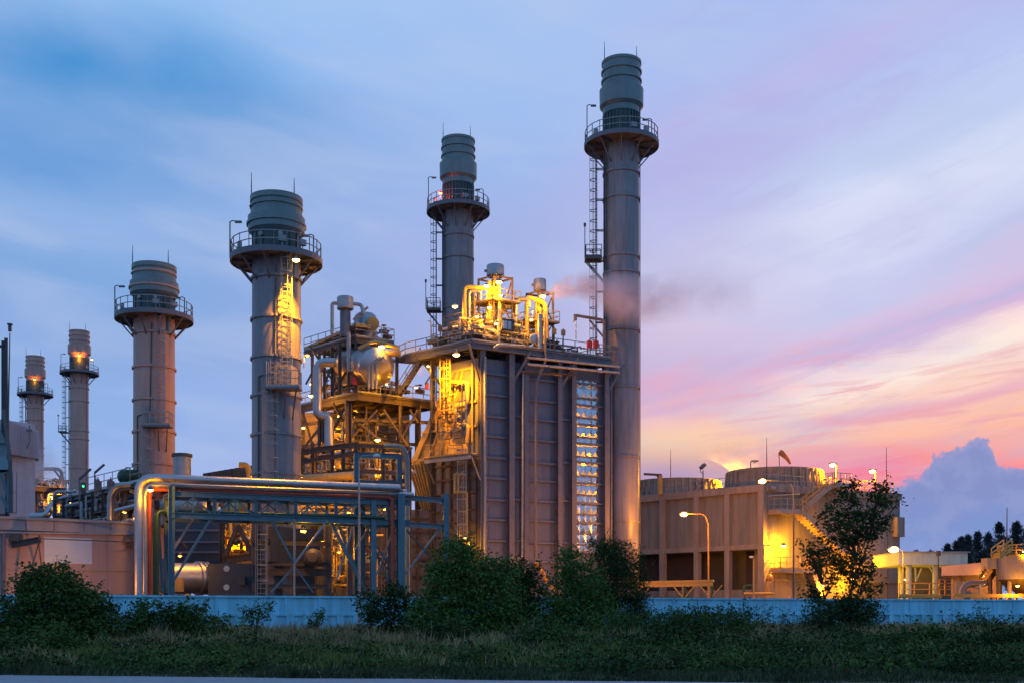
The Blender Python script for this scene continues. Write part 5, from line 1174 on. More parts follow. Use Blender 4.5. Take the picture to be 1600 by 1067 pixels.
street_lamp(0, 803, 107, G0, 'lit street lamp on a tan pole before the louvre bays', 2600, polepx=1107, headpx=1068.5, py_top=818, big=.44, mp='yellow_paint', r=.09)
street_lamp(0, 751, 99, G0, 'tallest lit street lamp, its dark pole before the stair wall', 2400, polepx=1240, headpx=1191, py_top=762, big=.42, mp='dark_steel', r=.09)
street_lamp(0, 870, 106, G0, 'short unlit lamp on a pale pole before the last louvre bay', 0, polepx=1177.5, headpx=1174, py_top=872, big=.26, mp='tan_casing', arm=False, r=.1)
street_lamp(0, 858, 108, G0, 'brightest lit street lamp at the right corner of the cooling tower', 1100, polepx=1411, headpx=1396, py_top=862, big=.62, mp='galv', r=.07)

# ------------------------------------------------------------------ small trestle right of boiler
def small_trestle():
    t = thing('walkway_canopy', 'low tan roofed walkway on Y-shaped posts at the foot of the cooling tower', 'canopy', G(1060, 101))
    A, B = G(985, 104), G(1114, 98)
    z0 = Z(906, 100)
    k = MB(); k.prism([A, B, B + Vector((.5, 2.2, 0)), A + Vector((.5, 2.2, 0))], z0 - .14, z0); k.build('roof', 'tan_casing', t)
    k = MB(); k.ibar(XY(A, z0 - .35), XY(B, z0 - .35), .2, .4); k.build('beam', 'tan_casing', t)
    for px in (1000, 1069, 1111):
        p = on(px, A, B); k = MB(); k.ibar(XY(p, G0), XY(p, z0 - .5), .28, .28); 
        for s in (-1, 1): k.bar(XY(p, z0 - 1.6), XY(p + (B - A).normalized() * 1.1 * s, z0 - .5), .1)
        k.build('post', 'tan_casing', t)
    for px in (1039, 1096): p = on(px, A, B); k = MB(); k.tube([XY(p, G0), XY(p, G0 + 1.9)], .1, 8); k.build('bollard', 'tan_casing', t)
small_trestle()

# ------------------------------------------------------------------ right buildings
def shelter():
    t = thing('roofed_shelter', 'open shelter with a deep pale green fascia and white posts', 'shelter', G(1460, 112))
    z0, z1 = Z(882, 112), Z(863, 112); A, B = G(1404, 112), G(1512, 112)
    k = MB(); k.prism([A, B, B + Vector((0, 8, 0)), A + Vector((0, 8, 0))], z0, z1); k.build('fascia', 'pale_green', t)
    k = MB(); k.prism([A - Vector((0, .2, 0)), B + Vector((.2, -.2, 0)), B + Vector((.2, 8, 0)), A + Vector((0, 8, 0))], z1, z1 + .12); k.build('roof', 'galv', t)
    for px in (1420, 1462): p = G(px, 113); k = MB(); k.tube([p, XY(p, z0)], .3, 12); k.build('post', 'pale_green', t, True)
    for px in (1408, 1510): p = G(px, 118); k = MB(); k.tube([p, XY(p, z0)], .3, 12); k.build('post', 'pale_green', t, True)
    k = MB(); k.bar(P(1431, 908, 113), P(1440, 887, 113), .12); k.bar(P(1431, 908, 113), P(1430, 886, 113), .12); k.bar(P(1462, 900, 113), P(1452, 885, 113), .12); k.build('brace', 'pale_green', t)
    k = MB(); k.prism([G(1404, 119), G(1512, 119), G(1512, 120), G(1404, 120)], G0, z0); k.build('back_wall', 'casing_dark', t)
    k = MB(); k.rail([G(1405, 110.5, Z(930, 110)), G(1500, 110.5, Z(930, 110))], 1.2, 1.6, .09); k.build('railing', 'tan_casing', t)
    k = MB()
    for px in (1468, 1477, 1488): k.bar(P(px, 905, 114), P(px, 928, 114), .1)
    k.bar(P(1466, 905, 114), P(1489, 905, 114), .1); k.bar(P(1466, 916, 114), P(1489, 916, 114), .1); k.build('window_frame', 'yellow_paint', t)
    lamp_on(t, P(1480, 893, 115), 260, .3); lamp_on(t, P(1415, 905, 115), 200, .3)
    k = MB(); k.tube([P(1466, 862, 110), P(1466, 905, 110)], .06, 6); k.box(P(1466, 864, 110), (.35, .3, .5)); k.build('camera_post', 'dark_steel', t)
shelter()
def pink_building():
    t = thing('pump_house', 'flat pinkish pump house with a thick overhanging roof slab', 'building', G(1510, 108))
    k = MB(); k.prism([G(1486, 109), G(1562, 106), G(1566, 112), G(1490, 115)], G0, Z(898, 108)); k.build('wall', 'pink_wall', t)
    z1 = Z(884, 108); k = MB(); k.prism([G(1471, 108), G(1541, 105), G(1548, 112), G(1478, 115)], Z(899, 108), [z1, z1 + .25, z1 + .25, z1]); k.build('roof', 'pink_wall', t)
    for px in (1490, 1507): k = MB(); k.bar(G(px, 107.8), P(px, 899, 107.8), .08, .1); k.build('downpipe', 'grey_steel', t)
    k = MB(); k.hexa([P(1493, 933, 107.6), P(1504, 933, 107.2), P(1504, 933, 107.3), P(1493, 933, 107.7), P(1493, 908, 107.6), P(1504, 908, 107.2), P(1504, 908, 107.3), P(1493, 908, 107.7)]); k.build('door', 'casing', t)
    lamp_on(t, P(1536, 899, 104.6), 260, .3)
pink_building()
def clarifier():
    c = G(1618, 102); t = thing('clarifier_tank', 'round concrete tank on a cone with yellow rails, cut by the right edge', 'tank', c)
    D_ = 100; r = 3.25; k = MB(); k.lathe(XY(c, 0), [(r, Z(904, D_)), (r, Z(868, D_))], 40); k.build('tank_wall', 'concrete_light', t, True)
    k = MB(); k.lathe(XY(c, 0), [(1.2, Z(931, D_)), (r - .02, Z(904, D_))], 40); k.build('cone', 'brown_steel', t, True)
    for a in (200, 250, 290, 340, 70): k = MB(); k.bar((c.x + 2.9 * math.cos(R(a)), c.y + 2.9 * math.sin(R(a)), G0), (c.x + 2.9 * math.cos(R(a)), c.y + 2.9 * math.sin(R(a)), Z(904, D_)), .25); k.build('leg', 'concrete_light', t)
    k = MB(); pts = [(c.x + 3.1 * math.cos(2 * math.pi * i / 20), c.y + 3.1 * math.sin(2 * math.pi * i / 20), Z(868, D_)) for i in range(20)]; k.rail(pts, 1.0, 1.2, .09, True); k.build('railing', 'yellow_paint', t)
    k = MB(); k.stairs(P(1556, 871, 98), P(1575, 857, 99), .8, 6, .8, .12); k.build('stairs', 'yellow_paint', t)
    lamp_on(t, P(1590, 915, 99), 500, .3); lamp_on(t, P(1600, 861, 99.5), 200, .3)
    k = MB(); k.tube([XY(c, Z(931, D_)), XY(c, Z(815, D_))], [.1, .06], 6); k.tube([P(1573, 868, 101), P(1573.5, 792, 101)], [.07, .03], 6); k.build('lightning_rod', 'dark_steel', t)
clarifier()
def side_box():
    t = thing('valve_tower', 'small concrete box on pipe legs beside the round tank, yellow ladder under it', 'valve tower', G(1550, 103))
    k = MB(); k.box(P(1550, 880, 103), (1.35, 1.4, .95)); k.build('box', 'concrete_light', t)
    k = MB(); k.pipe([G(1561, 102.5), P(1561, 897, 102.5), P(1570, 897, 102.5)], .25, 10); k.build('pipe', 'brown_steel', t, True)
    k = MB(); k.pipe([P(1503, 931, 104), P(1505, 918, 104), P(1513, 912, 104), P(1540, 912, 104), P(1552, 895, 104), P(1552, 885, 104)], .3, 12, .7); k.build('pipe', 'grey_steel', t, True)
    k = MB(); k.tube([G(1547, 103.5), P(1547, 885, 103.5)], .18, 10); k.build('leg', 'brown_steel', t, True)
    k = MB(); k.stairs(P(1534, 905, 102.5), P(1545, 890, 102.8), .7, 6, .5, .08); k.build('ladder', 'yellow_paint', t)
    k = MB(); k.bar(P(1531, 930, 101), P(1531, 912, 101), .1); k.bar(P(1524, 918, 101.5), P(1540, 912, 101.5), .15); k.lathe_dir(P(1512, 930, 102), P(1513, 930, 101.5), [(.3, 0), (.4, .1), (.4, .4), (.1, .42)], 14); k.build('pump', 'grey_steel', t)
side_box()
def low_rail(px0, px1, py, D, label):
    t = MB(); a, b = P(px0, py, D), P(px1, py, D); t.bar(a, b, .2, .3); n = 8
    for i in range(n + 1): q = a.lerp(b, i / n); t.bar(XY(q, G0), q, .1)
    tag(t.build('guard_rail', 'yellow_paint', None, False, XY(a, G0)), label, 'guard rail', 'yellow guard rails behind the wall')
low_rail(1405, 1470, 931, 101, 'yellow guard rail below the pale green shelter')
low_rail(1490, 1600, 930, 100, 'yellow guard rail along the pump house and round tank')

# ------------------------------------------------------------------ foliage
def leaves_mesh(name, pts, size, m, parent, aspect=.5, droop=0.0, seed=0, up=0.0):
    rg = np.random.default_rng(seed); n = len(pts); pts = np.asarray(pts, dtype=np.float64)
    d = rg.normal(size=(n, 3)); d[:, 2] = d[:, 2] * .7 - droop + up; d /= np.linalg.norm(d, axis=1)[:, None]
    e = rg.normal(size=(n, 3)); s = np.cross(d, e); s /= np.linalg.norm(s, axis=1)[:, None] + 1e-9
    L = size * rg.uniform(.45, 1.7, (n, 1)); w = L * aspect
    v = np.empty((n, 4, 3)); v[:, 0] = pts; v[:, 1] = pts + d * L * .5 + s * w * .5; v[:, 2] = pts + d * L; v[:, 3] = pts + d * L * .5 - s * w * .5
    v = v.reshape(-1, 3) - np.array(ORG[parent.name] if parent else (0, 0, 0))
    me = bpy.data.meshes.new(name); me.vertices.add(n * 4); me.vertices.foreach_set('co', v.astype(np.float32).ravel())
    me.loops.add(n * 4); me.loops.foreach_set('vertex_index', np.arange(n * 4, dtype=np.int32)); me.polygons.add(n)
    me.polygons.foreach_set('loop_start', np.arange(n, dtype=np.int32) * 4); me.polygons.foreach_set('loop_total', np.full(n, 4, dtype=np.int32))
    me.update(calc_edges=True); me.materials.append(M[m]); o = bpy.data.objects.new(name, me); C.objects.link(o)
    if parent: o.parent = parent
    ORG[o.name] = ORG[parent.name] if parent else Vector(); return o
def crown_points(blobs, D, dens, seed, ydepth=1.0, clump=.32, per=16, hollow=.55):
    """blobs (px, py, rx, ry) at distance D -> clump centres near each blob's shell, leaves round each clump"""
    rg = np.random.default_rng(seed); k = D / F; out = []; cen = []
    for px, py, rx, ry in blobs:
        c = np.array(P(px, py, D)); r = np.array([rx * k, max(rx, ry) * k * .8 * ydepth, ry * k])
        n = max(4, int(dens * (r[0] * r[2] + r[0] * r[1] + r[1] * r[2]) * 4))
        u = rg.normal(size=(n, 3)); u /= np.linalg.norm(u, axis=1)[:, None]; q = c + u * r * rg.uniform(hollow, 1.08, (n, 1)) ** .8 * (1 + .12 * rg.normal(size=(n, 1)))
        cen.append(q)
    cen = np.vstack(cen); off = rg.normal(size=(len(cen), per, 3)) * clump * rg.uniform(.5, 1.2, (len(cen), 1, 1)) * np.array([1, 1, .6])
    sh_ = []
    for px, py, rx, ry in blobs:
        c = np.array(P(px, py, D))
        for q in range(5):
            a_ = rg.uniform(0, 6.283); f_ = rg.uniform(.4, 1.0); st_ = c + np.array([math.cos(a_) * rx * k * f_, math.sin(a_) * rx * k * f_ * .8, ry * k * math.sqrt(max(0, 1 - f_ * f_)) * .9])
            dr = np.array([math.cos(a_) * .5, math.sin(a_) * .5, rg.uniform(.5, 1.3)]); ln = rg.uniform(.25, .7); tt = rg.uniform(0, 1, (16, 1)); sh_.append(st_ + dr * ln * tt + rg.normal(size=(16, 3)) * .05)
    return np.vstack([(cen[:, None, :] + off).reshape(-1, 3)] + sh_), cen
def branches(t, base, targets, r0, seed, m='bark', stems=1, spread=.4, nm='trunk'):
    rg = random.Random(seed); k = MB(); base = Vector(base)
    st = []
    for s in range(stems):
        tg = Vector(targets[rg.randrange(len(targets))]) if stems > 1 else Vector(max(targets, key=lambda p: p[2]))
        b0 = base + Vector((rg.uniform(-1, 1), rg.uniform(-1, 1), 0)) * spread * (.3 if stems > 1 else 0)
        pts = [b0.lerp(tg, i / 6) + Vector((rg.uniform(-.08, .08), rg.uniform(-.08, .08), 0)) * (i > 0) * (tg - b0).length * .25 for i in range(7)]
        k.tube(pts, [r0 * (1 - .85 * i / 6) / (stems ** .4) for i in range(7)], 7); st.append(pts)
    for tg in targets:
        tg = Vector(tg); ps = min((p for s_ in st for p in s_[1:5]), key=lambda p: (p - tg).length + abs(p.z - tg.z + 1) * .5)
        mid = ps.lerp(tg, .5) + Vector((rg.uniform(-.2, .2), rg.uniform(-.2, .2), rg.uniform(0, .2)))
        k.tube([ps, mid, tg], [r0 * .35, r0 * .22, r0 * .08], 5)
    return k.build(nm, m, t, True)
def plant(name, label, cat, blobs, D, base_px, dens=9, leaf=.13, m='leaf_mid', seed=1, clump=.3, per=16, r0=.12, stems=3, group='bushes and young trees in front of the blue wall', aspect=.5, droop=.1, hollow=.5, ntarget=24, m2=None):
    assert blobs
    base = G(base_px, D, gz(X(base_px, D), D) - .03); t = thing(name, label, cat, base, group)
    pts, cen = crown_points(blobs, D, dens, seed, clump=clump, per=per, hollow=hollow)
    pts = pts[pts[:, 2] > base.z + .05]
    rg = np.random.default_rng(seed); tg = cen[rg.choice(len(cen), min(ntarget, len(cen)), replace=False)]
    tgs = [tuple(p) for p in tg if p[2] > base.z + .3] or [tuple(max(cen, key=lambda p: p[2]))]
    branches(t, base, tgs, r0, seed, stems=stems)
    o = leaves_mesh('crown', pts, leaf, m, t, aspect, droop, seed)
    return t
# left big bush
plant('bush', 'big rounded dark bush at the lower left before the warehouse', 'bush', [(75, 935, 62, 42), (60, 910, 36, 24), (90, 900, 22, 16), (120, 955, 50, 36), (140, 945, 34, 22), (30, 980, 48, 46), (90, 985, 80, 40), (150, 985, 40, 40), (20, 1000, 40, 34), (55, 925, 24, 30), (98, 925, 30, 26)], 46, 80, 12, .13, 'leaf_mid', 1, .22, 18, .12, 4)
plant('bush', 'wide low bush with spiky shoots right of the big left bush', 'bush', [(240, 975, 44, 28), (225, 955, 18, 16), (270, 965, 30, 24), (300, 960, 28, 16), (320, 975, 36, 22), (250, 1000, 70, 28), (330, 1000, 40, 24), (200, 990, 30, 30)], 49, 265, 11, .13, 'leaf_mid', 2, .2, 16, .09, 5)
plant('shrub', 'small upright shrub with bare gaps against the blue wall, left of centre', 'shrub', [(400, 962, 20, 12), (412, 955, 10, 8), (396, 985, 14, 10), (388, 960, 8, 6)], 56, 397, 10, .12, 'leaf_mid', 3, .18, 10, .05, 3, group=None)
plant('shrub', 'tiny twiggy shrub low against the blue wall between two bigger plants', 'shrub', [(492, 970, 14, 8), (486, 978, 10, 7), (500, 966, 6, 5)], 58, 491, 9, .11, 'leaf_mid', 4, .16, 9, .04, 3, group=None)
plant('bush', 'leafy bush in front of the blue gate post with paler tips', 'bush', [(598, 948, 30, 22), (625, 940, 22, 18), (575, 940, 14, 14), (590, 975, 30, 20), (612, 925, 14, 10), (640, 965, 26, 26)], 53, 600, 11, .13, 'leaf_dark', 5, .2, 16, .08, 4)
plant('young_tree', 'broad dense young tree, tallest of the middle clump', 'tree', [(712, 880, 34, 36), (740, 900, 46, 36), (700, 930, 44, 40), (760, 935, 58, 48), (720, 860, 22, 18), (775, 895, 26, 20), (672, 960, 40, 36), (720, 980, 70, 40), (790, 965, 44, 44), (684, 905, 16, 30)], 52, 725, 11, .13, 'leaf_light', 6, .24, 18, .14, 4, group='young trees of the middle clump')
plant('young_tree', 'darkest low tree hidden right of the broad middle tree', 'tree', [(815, 900, 30, 28), (828, 930, 30, 36), (800, 950, 40, 40), (830, 965, 36, 34)], 58, 815, 11, .13, 'leaf_dark', 7, .24, 18, .1, 3, group='young trees of the middle clump')
plant('young_tree', 'bright green cone-topped young tree left of the willow', 'tree', [(890, 885, 24, 26), (905, 905, 36, 30), (885, 930, 34, 36), (915, 940, 42, 38), (900, 970, 60, 34), (872, 960, 24, 28), (885, 868, 12, 12)], 54, 895, 11, .12, 'leaf_light', 8, .22, 18, .11, 3, group='young trees of the middle clump')
plant('willow_tree', 'feathery drooping dark willow in front of the tallest chimney foot', 'tree', [(955, 870, 30, 28), (940, 855, 18, 14), (975, 880, 26, 34), (950, 915, 40, 40), (985, 915, 22, 40), (930, 930, 30, 40), (965, 945, 40, 34), (1000, 950, 16, 28)], 56, 955, 11, .2, 'leaf_dark', 9, .26, 18, .1, 3, aspect=.16, droop=.9, group='young trees of the middle clump')
tb = [(1318, 775, 26, 14), (1325, 768, 14, 10), (1345, 800, 20, 18), (1372, 768, 22, 9), (1385, 785, 24, 14), (1362, 805, 28, 16), (1310, 800, 20, 12), (1300, 815, 28, 16), (1335, 825, 40, 16), (1375, 825, 20, 10), (1310, 840, 34, 10), (1330, 845, 34, 12), (1275, 865, 26, 12), (1300, 872, 34, 14), (1335, 875, 30, 16), (1352, 895, 20, 12), (1280, 890, 20, 9), (1300, 903, 20, 9), (1345, 915, 24, 8), (1365, 925, 12, 7), (1275, 925, 16, 10), (1268, 935, 14, 8), (1285, 945, 20, 9), (1330, 905, 22, 10), (1318, 885, 30, 12)]
plant('tree', 'slender open-crowned tree before the cooling tower stairs, lit from behind', 'tree', tb, 56, 1312, 4.3, .15, 'leaf_tree', 10, .22, 15, .13, 5, group=None, hollow=.15, ntarget=70)
plant('bush', 'dense dark spiky bush round the foot of the slender tree', 'bush', [(1310, 965, 44, 24), (1340, 955, 34, 22), (1285, 970, 30, 20), (1360, 965, 22, 16), (1325, 945, 26, 14)], 54.5, 1320, 12, .17, 'leaf_dark', 11, .2, 16, .07, 4, aspect=.25, droop=-.6)
plant('bush', 'light green low mound of grasslike leaves right of the willow', 'bush', [(1000, 990, 60, 26), (960, 985, 36, 34), (1040, 982, 44, 26), (1090, 978, 50, 24), (1130, 976, 36, 20), (1075, 965, 24, 14), (1160, 985, 30, 16)], 49, 1040, 10, .17, 'leaf_mid', 12, .2, 16, .05, 5, aspect=.22, droop=-.6)
plant('shrub', 'thin weedy shrub with bare tips before the wall below the canopy', 'shrub', [(1110, 965, 16, 12), (1150, 962, 24, 14), (1170, 972, 20, 14), (1125, 972, 20, 14)], 55, 1138, 8, .12, 'leaf_dark', 13, .18, 9, .04, 4, group=None)
plant('shrub', 'grassy bush at the right end of the wall', 'shrub', [(1520, 985, 32, 16), (1545, 978, 24, 14), (1505, 975, 10, 10), (1530, 970, 12, 10)], 56, 1530, 9, .16, 'leaf_mid', 14, .18, 14, .05, 4, aspect=.22, droop=-.6, group=None)
plant('shrub', 'thin weeds left of the slender tree', 'shrub', [(1215, 975, 20, 12), (1195, 965, 12, 10), (1240, 978, 20, 14)], 55, 1215, 7, .13, 'leaf_dark', 15, .18, 8, .04, 4, group=None, aspect=.25)

for i, (a_, b_, c_, d_, lb) in enumerate(((1290, 1040, 90, 45, 'low dark bush at the bottom right below the slender tree'), (1430, 1035, 80, 42, 'low dark bush near the road, second from the right edge'), (1560, 1030, 80, 41, 'low dark bush in the bottom right corner'), (850, 1020, 70, 44, 'low bush before the middle clump of trees'), (1060, 1035, 60, 42, 'low bush near the road below the willow'), (60, 1035, 80, 42, 'low leafy bush in the bottom left corner'), (690, 1015, 60, 47, 'low bush at the foot of the broad middle tree'))):
    b_ = HY + (CZ - gz(X(a_, d_), d_) - .3) * F / d_
    plant('bush', lb, 'bush', [(a_, b_, c_ * .6, 14), (a_ + c_ * .5, b_ - 4, c_ * .4, 16), (a_ - c_ * .5, b_ - 2, c_ * .4, 12), (a_ + c_ * .2, b_ - 10, c_ * .3, 14)], d_, a_, 10, .12, 'leaf_mid' if i % 2 else 'leaf_dark', 40 + i, .2, 14, .04, 4)
def conifer(px, py, w, D, seed, label):
    base = G(px, D, G0); zt = Z(py, D); t = thing('conifer', label, 'tree', base, 'distant conifers behind the shelter')
    k = MB(); k.tube([base, Vector((base.x, base.y, zt))], [.25, .04], 6); k.build('trunk', 'bark', t)
    rg = np.random.default_rng(seed); H = zt - base.z; W_ = w * D / F / 2; nb = int(110 + H * 5); per = 34
    fb = rg.uniform(.25, 1, nb) ** .8; ab = rg.uniform(0, 6.283, nb); lb = W_ * 1.5 * np.clip((1 - fb) / .5, 0, 1) ** .8 * rg.uniform(.45, 1.25, nb) + .15
    tt = rg.uniform(0, 1, (nb, per)); rr = lb[:, None] * tt; lean = rg.normal() * .02 * H
    p = np.stack([base.x + rr * np.cos(ab)[:, None] + lean * fb[:, None] ** 2, base.y + rr * np.sin(ab)[:, None], base.z + fb[:, None] * H * .98 + rr * .7 - tt ** 2 * .3], 2).reshape(-1, 3) + rg.normal(size=(nb * per, 3)) * .12
    leaves_mesh('crown', p, .5, 'conifer_leaf', t, .2, -.1, seed, .4)
cf = [(1434, 861, 12, 'very small far-off conifer top beside the cooling tower'), (1456, 861, 14, 'small conifer top above the middle of the green fascia'), (1478, 849, 26, 'narrow conifer left of the pair above the green fascia'), (1491, 845, 22, 'narrow pointed conifer, right one of the first pair'), (1504, 838, 30, 'bushy conifer left of the twin-topped one'), (1513, 836, 22, 'slim conifer close before the twin-topped one'), (1529, 831, 34, 'broad twin-topped dark conifer behind the pump house'), (1543, 832, 24, 'slim conifer between broad one and the tall spire'), (1562, 815, 32, 'tall conifer spire left of the thin mast'), (1577, 842, 20, 'short conifer just behind the thin mast'), (1588, 814, 32, 'tallest conifer spire, right of the thin mast'), (1606, 822, 30, 'conifer cut by the right edge')]
for i, (px, py, w, lb) in enumerate(cf): conifer(px, py, w, 210 + (i * 37 % 5) * 7, 100 + i, lb)

# ------------------------------------------------------------------ grass and ground cover
def scatter(name, n, xr, yr, h, m, seed, w=.03, lean=.4, fld=None, kind='stuff', segs=1):
    rg = np.random.default_rng(seed); y = rg.uniform(*yr, n * 3); x = rg.uniform(-1, 1, n * 3) * (y * .56 + 3)
    keep = (y > 30.75 - .170 * (x + 13.6)) & (x > xr[0]) & (x < xr[1])
    # stop at the wall
    s = (x - FA.x) / (FB.x - FA.x); keep &= y < FA.y + s * (FB.y - FA.y) - .5
    if fld is not None: keep &= rg.uniform(0, 1, n * 3) < fld(x, y)
    x, y = x[keep][:n], y[keep][:n]; n = len(x)
    z = np.array([gz(a, b) for a, b in zip(x, y)]) - .03
    hh = h * rg.uniform(.5, 1.25, n) * (.75 + .45 * np.sin(x * .9 + seed) * np.sin(y * 1.3 + x * .4) + .2 * np.sin(x * 2.7 + y)); a = rg.uniform(0, 6.283, n); tip = np.stack([x + np.cos(a) * hh * lean, y + np.sin(a) * hh * lean, z + hh], 1)
    b = rg.uniform(-.8, .8, n); dx, dy = np.cos(b) * w, np.sin(b) * w; mid = np.stack([x + np.cos(a) * hh * lean * .35, y + np.sin(a) * hh * lean * .35, z + hh * .55], 1)
    v = np.empty((n, 5, 3)); v[:, 0] = np.stack([x - dx, y - dy, z], 1); v[:, 1] = np.stack([x + dx, y + dy, z], 1)
    v[:, 2] = mid + np.stack([dx, dy, dx * 0], 1) * .8; v[:, 3] = tip; v[:, 4] = mid - np.stack([dx, dy, dx * 0], 1) * .8
    me = bpy.data.meshes.new(name); me.vertices.add(n * 5); me.vertices.foreach_set('co', v.astype(np.float32).ravel()); me.loops.add(n * 5)
    me.loops.foreach_set('vertex_index', np.arange(n * 5, dtype=np.int32)); me.polygons.add(n); me.polygons.foreach_set('loop_start', np.arange(n, dtype=np.int32) * 5); me.polygons.foreach_set('loop_total', np.full(n, 5, dtype=np.int32))
    me.update(calc_edges=True); me.materials.append(M[m]); o = bpy.data.objects.new(name, me); C.objects.link(o); return o
def patch(sx, sy, ph, lo, hi):
    def f(x, y):
        v = np.sin(x * sx + ph) * np.sin(y * sy + ph * 2) + .6 * np.sin(x * sx * 2.3 + y * sy * 1.7 + ph * 3); return np.clip((v - lo) / (hi - lo), .06, 1)
    return f
tag(scatter('dry_grass', 60000, (-60, 60), (43, 88), .66, 'grass_dry', 1, .03, .35, patch(.3, .2, 1, -1.2, .6)), 'tall tan dry grass along the foot of the blue wall', 'grass', kind='stuff')
tag(scatter('green_grass', 60000, (-60, 60), (33, 60), .42, 'grass_green', 2, .028, .45, patch(.22, .3, 2, -1, .5)), 'rough green grass across the field', 'grass', kind='stuff')
tag(scatter('dark_grass', 60000, (-30, 30), (27.5, 44), .26, 'grass_dark', 3, .024, .5), 'short dark grass along the road edge', 'grass', kind='stuff')
tag(scatter('tan_grass', 9000, (-40, 40), (32.5, 48), .45, 'grass_dry', 5, .022, .45, patch(.45, .35, 5, .1, 1.2)), 'scattered tan grass tufts in the field', 'grass', kind='stuff')
def weeds():
    rg = np.random.default_rng(9); P_ = []
    Pb = []
    for i in range(760):
        y = rg.uniform(30, 52); x = rg.uniform(-1, 1) * y * .46
        dens = .35 + .65 * (x > 2) + .2 * np.sin(x * .5)
        if rg.uniform() > dens or y < 31.6 - .170 * (x + 13.6): continue
        r = rg.uniform(.3, 1.0) * (1.35 if x > 4 and y < 44 and rg.uniform() < .3 else 1); n = int(190 * r); c = np.array([x, y, gz(x, y) + .05])
        u = rg.normal(size=(n, 3)); u /= np.linalg.norm(u, axis=1)[:, None]; u[:, 2] = abs(u[:, 2]) * rg.uniform(.4, .85); (P_ if rg.uniform() < .6 else Pb).append(c + u * r * rg.uniform(.6, 1, (n, 1)))
    o = leaves_mesh('weeds', np.vstack(P_), .12, 'leaf_dark', None, .5, 0, 9); tag(o, 'dark leafy weeds covering the field edge', 'ground cover', kind='stuff')
    o = leaves_mesh('weeds', np.vstack(Pb), .13, 'leaf_mid', None, .4, -.3, 19); tag(o, 'mid green leafy weeds in the field', 'ground cover', kind='stuff')
    P2 = []
    for i in range(26):
        y = rg.uniform(33, 46); x = rg.uniform(-.3, .46) * y; n = 14; P2.append(np.array([x, y, gz(x, y) + .35]) + rg.normal(size=(n, 3)) * np.array([.35, .35, .07]))
    o = leaves_mesh('blossoms', np.vstack(P2), .06, 'blossom', None, .9, 0, 10); tag(o, 'pale yellowish blossoms on the field weeds', 'ground cover', kind='stuff')
    P3 = []
    d = (FB - FA)
    for i in range(700):
        s = rg.uniform(-.1, 1.1); q = FA + d * s; q = q + Vector((d.y, -d.x, 0)).normalized() * -.7
        if not (s < .62 or s > .8): continue
        n = 10; P3.append(np.array([q.x, q.y, 2.62]) + rg.normal(size=(n, 3)) * np.array([.3, .12, .09]))
    o = leaves_mesh('hedge', np.vstack(P3), .1, 'leaf_light', None, .5, 0, 12)
    # soil strip the creepers grow from is the yard behind the wall
    tag(o, 'low creeper growth showing along the top of the blue wall', 'ground cover', kind='stuff')
weeds()

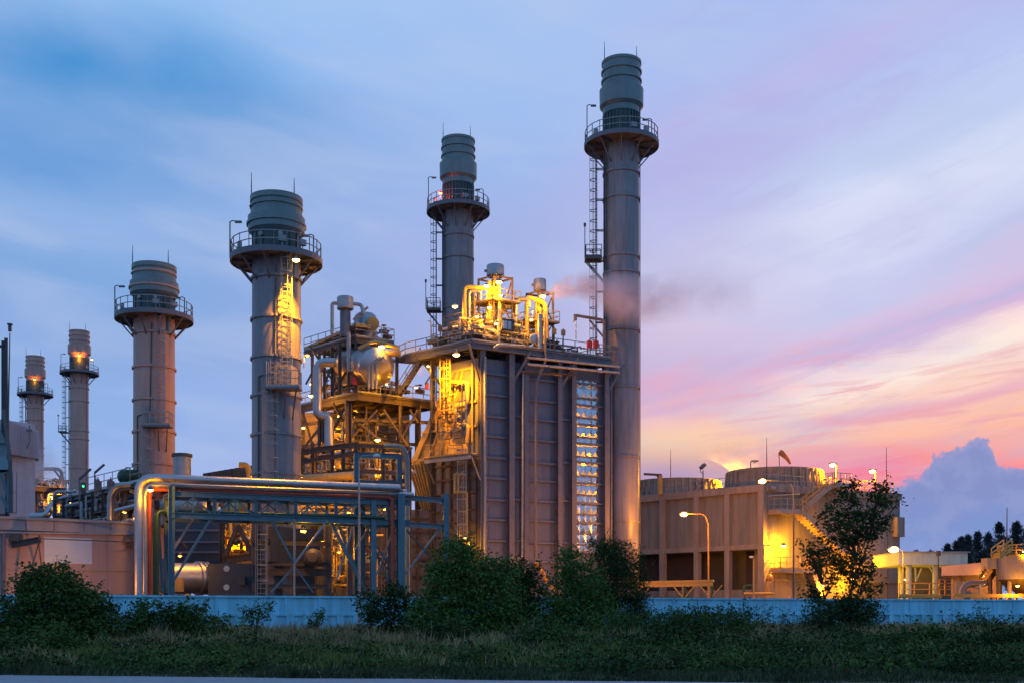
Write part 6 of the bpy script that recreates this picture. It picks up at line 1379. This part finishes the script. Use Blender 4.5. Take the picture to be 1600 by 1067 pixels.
# ------------------------------------------------------------------ steam
def steam(name, label, pts, rads, dens, col, emis=None, seed=0, an=0.2):
    k = MB(); k.tube(pts, rads, 16); o = k.build(name, 'galv', None, True, pts[0]); tag(o, label, 'steam', kind='stuff')
    m = bpy.data.materials.new(name); m.use_nodes = True; t = NT(m.node_tree); t.n.clear(); out = t.n.new('ShaderNodeOutputMaterial')
    v = t.n.new('ShaderNodeVolumePrincipled'); t.l.new(v.outputs[0], out.inputs['Volume']); v.inputs['Color'].default_value = (*col, 1); v.inputs['Anisotropy'].default_value = an
    tc = t.n.new('ShaderNodeTexCoord'); nz = t.noise(tc.outputs['Object'], .55, 5, .6)
    # density falls from the plume's axis to its skin, so the outline stays soft
    pts_ = [Vector(p) - Vector(pts[0]) for p in pts]; rr = rads; acc = None
    sp = None
    for i in range(len(pts_)):
        vs = t.n.new('ShaderNodeVectorMath'); vs.operation = 'DISTANCE'; t.l.new(tc.outputs['Object'], vs.inputs[0]); vs.inputs[1].default_value = pts_[i]
        g = t.m('MULTIPLY', t.m('POWER', t.m('DIVIDE', vs.outputs['Value'], rr[i] * .62), 2.0), -1.0); g = t.m('EXPONENT', g)
        g = t.m('MULTIPLY', g, dens[i]); acc = g if acc is None else t.m('MAXIMUM', acc, g) if False else t.m('ADD', acc, g)
    acc = t.m('MULTIPLY', acc, t.m('MULTIPLY', t.m('SUBTRACT', nz, .32, clamp=True), 4.2))
    t.l.new(acc, v.inputs['Density'])
    o.data.materials[0] = m; return o
def path(ctrl, n, D0, D1):
    out = []
    for i in range(n):
        f = i / (n - 1) * (len(ctrl) - 1); j = min(int(f), len(ctrl) - 2); q = f - j; a, b = ctrl[j], ctrl[j + 1]
        out.append(P(a[0] + (b[0] - a[0]) * q, a[1] + (b[1] - a[1]) * q, D0 + (D1 - D0) * i / (n - 1)))
    return out
pp = path([(857, 466), (885, 448), (920, 446), (960, 462), (1000, 472), (1050, 462), (1120, 458), (1180, 462)], 13, 104, 108)
steam('steam_plume', 'grey-pink steam plume blowing right from the second silencer across the tallest chimney', pp, [.6, .9, 1.2, 1.5, 1.8, 2.1, 2.4, 2.5, 2.6, 2.8, 3.0, 3.0, 2.9], [2.4, 1.9, 1.4, 1.0, .75, .6, .5, .36, .2, .14, .1, .06, .03], (.98, .80, .86))
steam('steam_cloud', 'yellow-lit steam rising above the gap between the cooling tower fans', path([(1130, 752), (1145, 735), (1150, 718), (1150, 705)], 4, 129, 130), [3.5, 4.5, 5, 4], [.2, .16, .1, .04], (.98, .95, .9))
steam('steam_cloud', 'small yellow-lit steam puff between drum frame and boiler block', path([(628, 575), (638, 562), (648, 548)], 3, 113, 114), [1.8, 2.2, 1.8], [.4, .45, .2], (.95, .85, .6))
steam('steam_cloud', 'faint pink steam at the foot of the farthest chimney', path([(58, 742), (70, 726), (92, 716)], 3, 186, 186), [3.5, 4.5, 4.5], [.14, .1, .03], (.9, .8, .85))
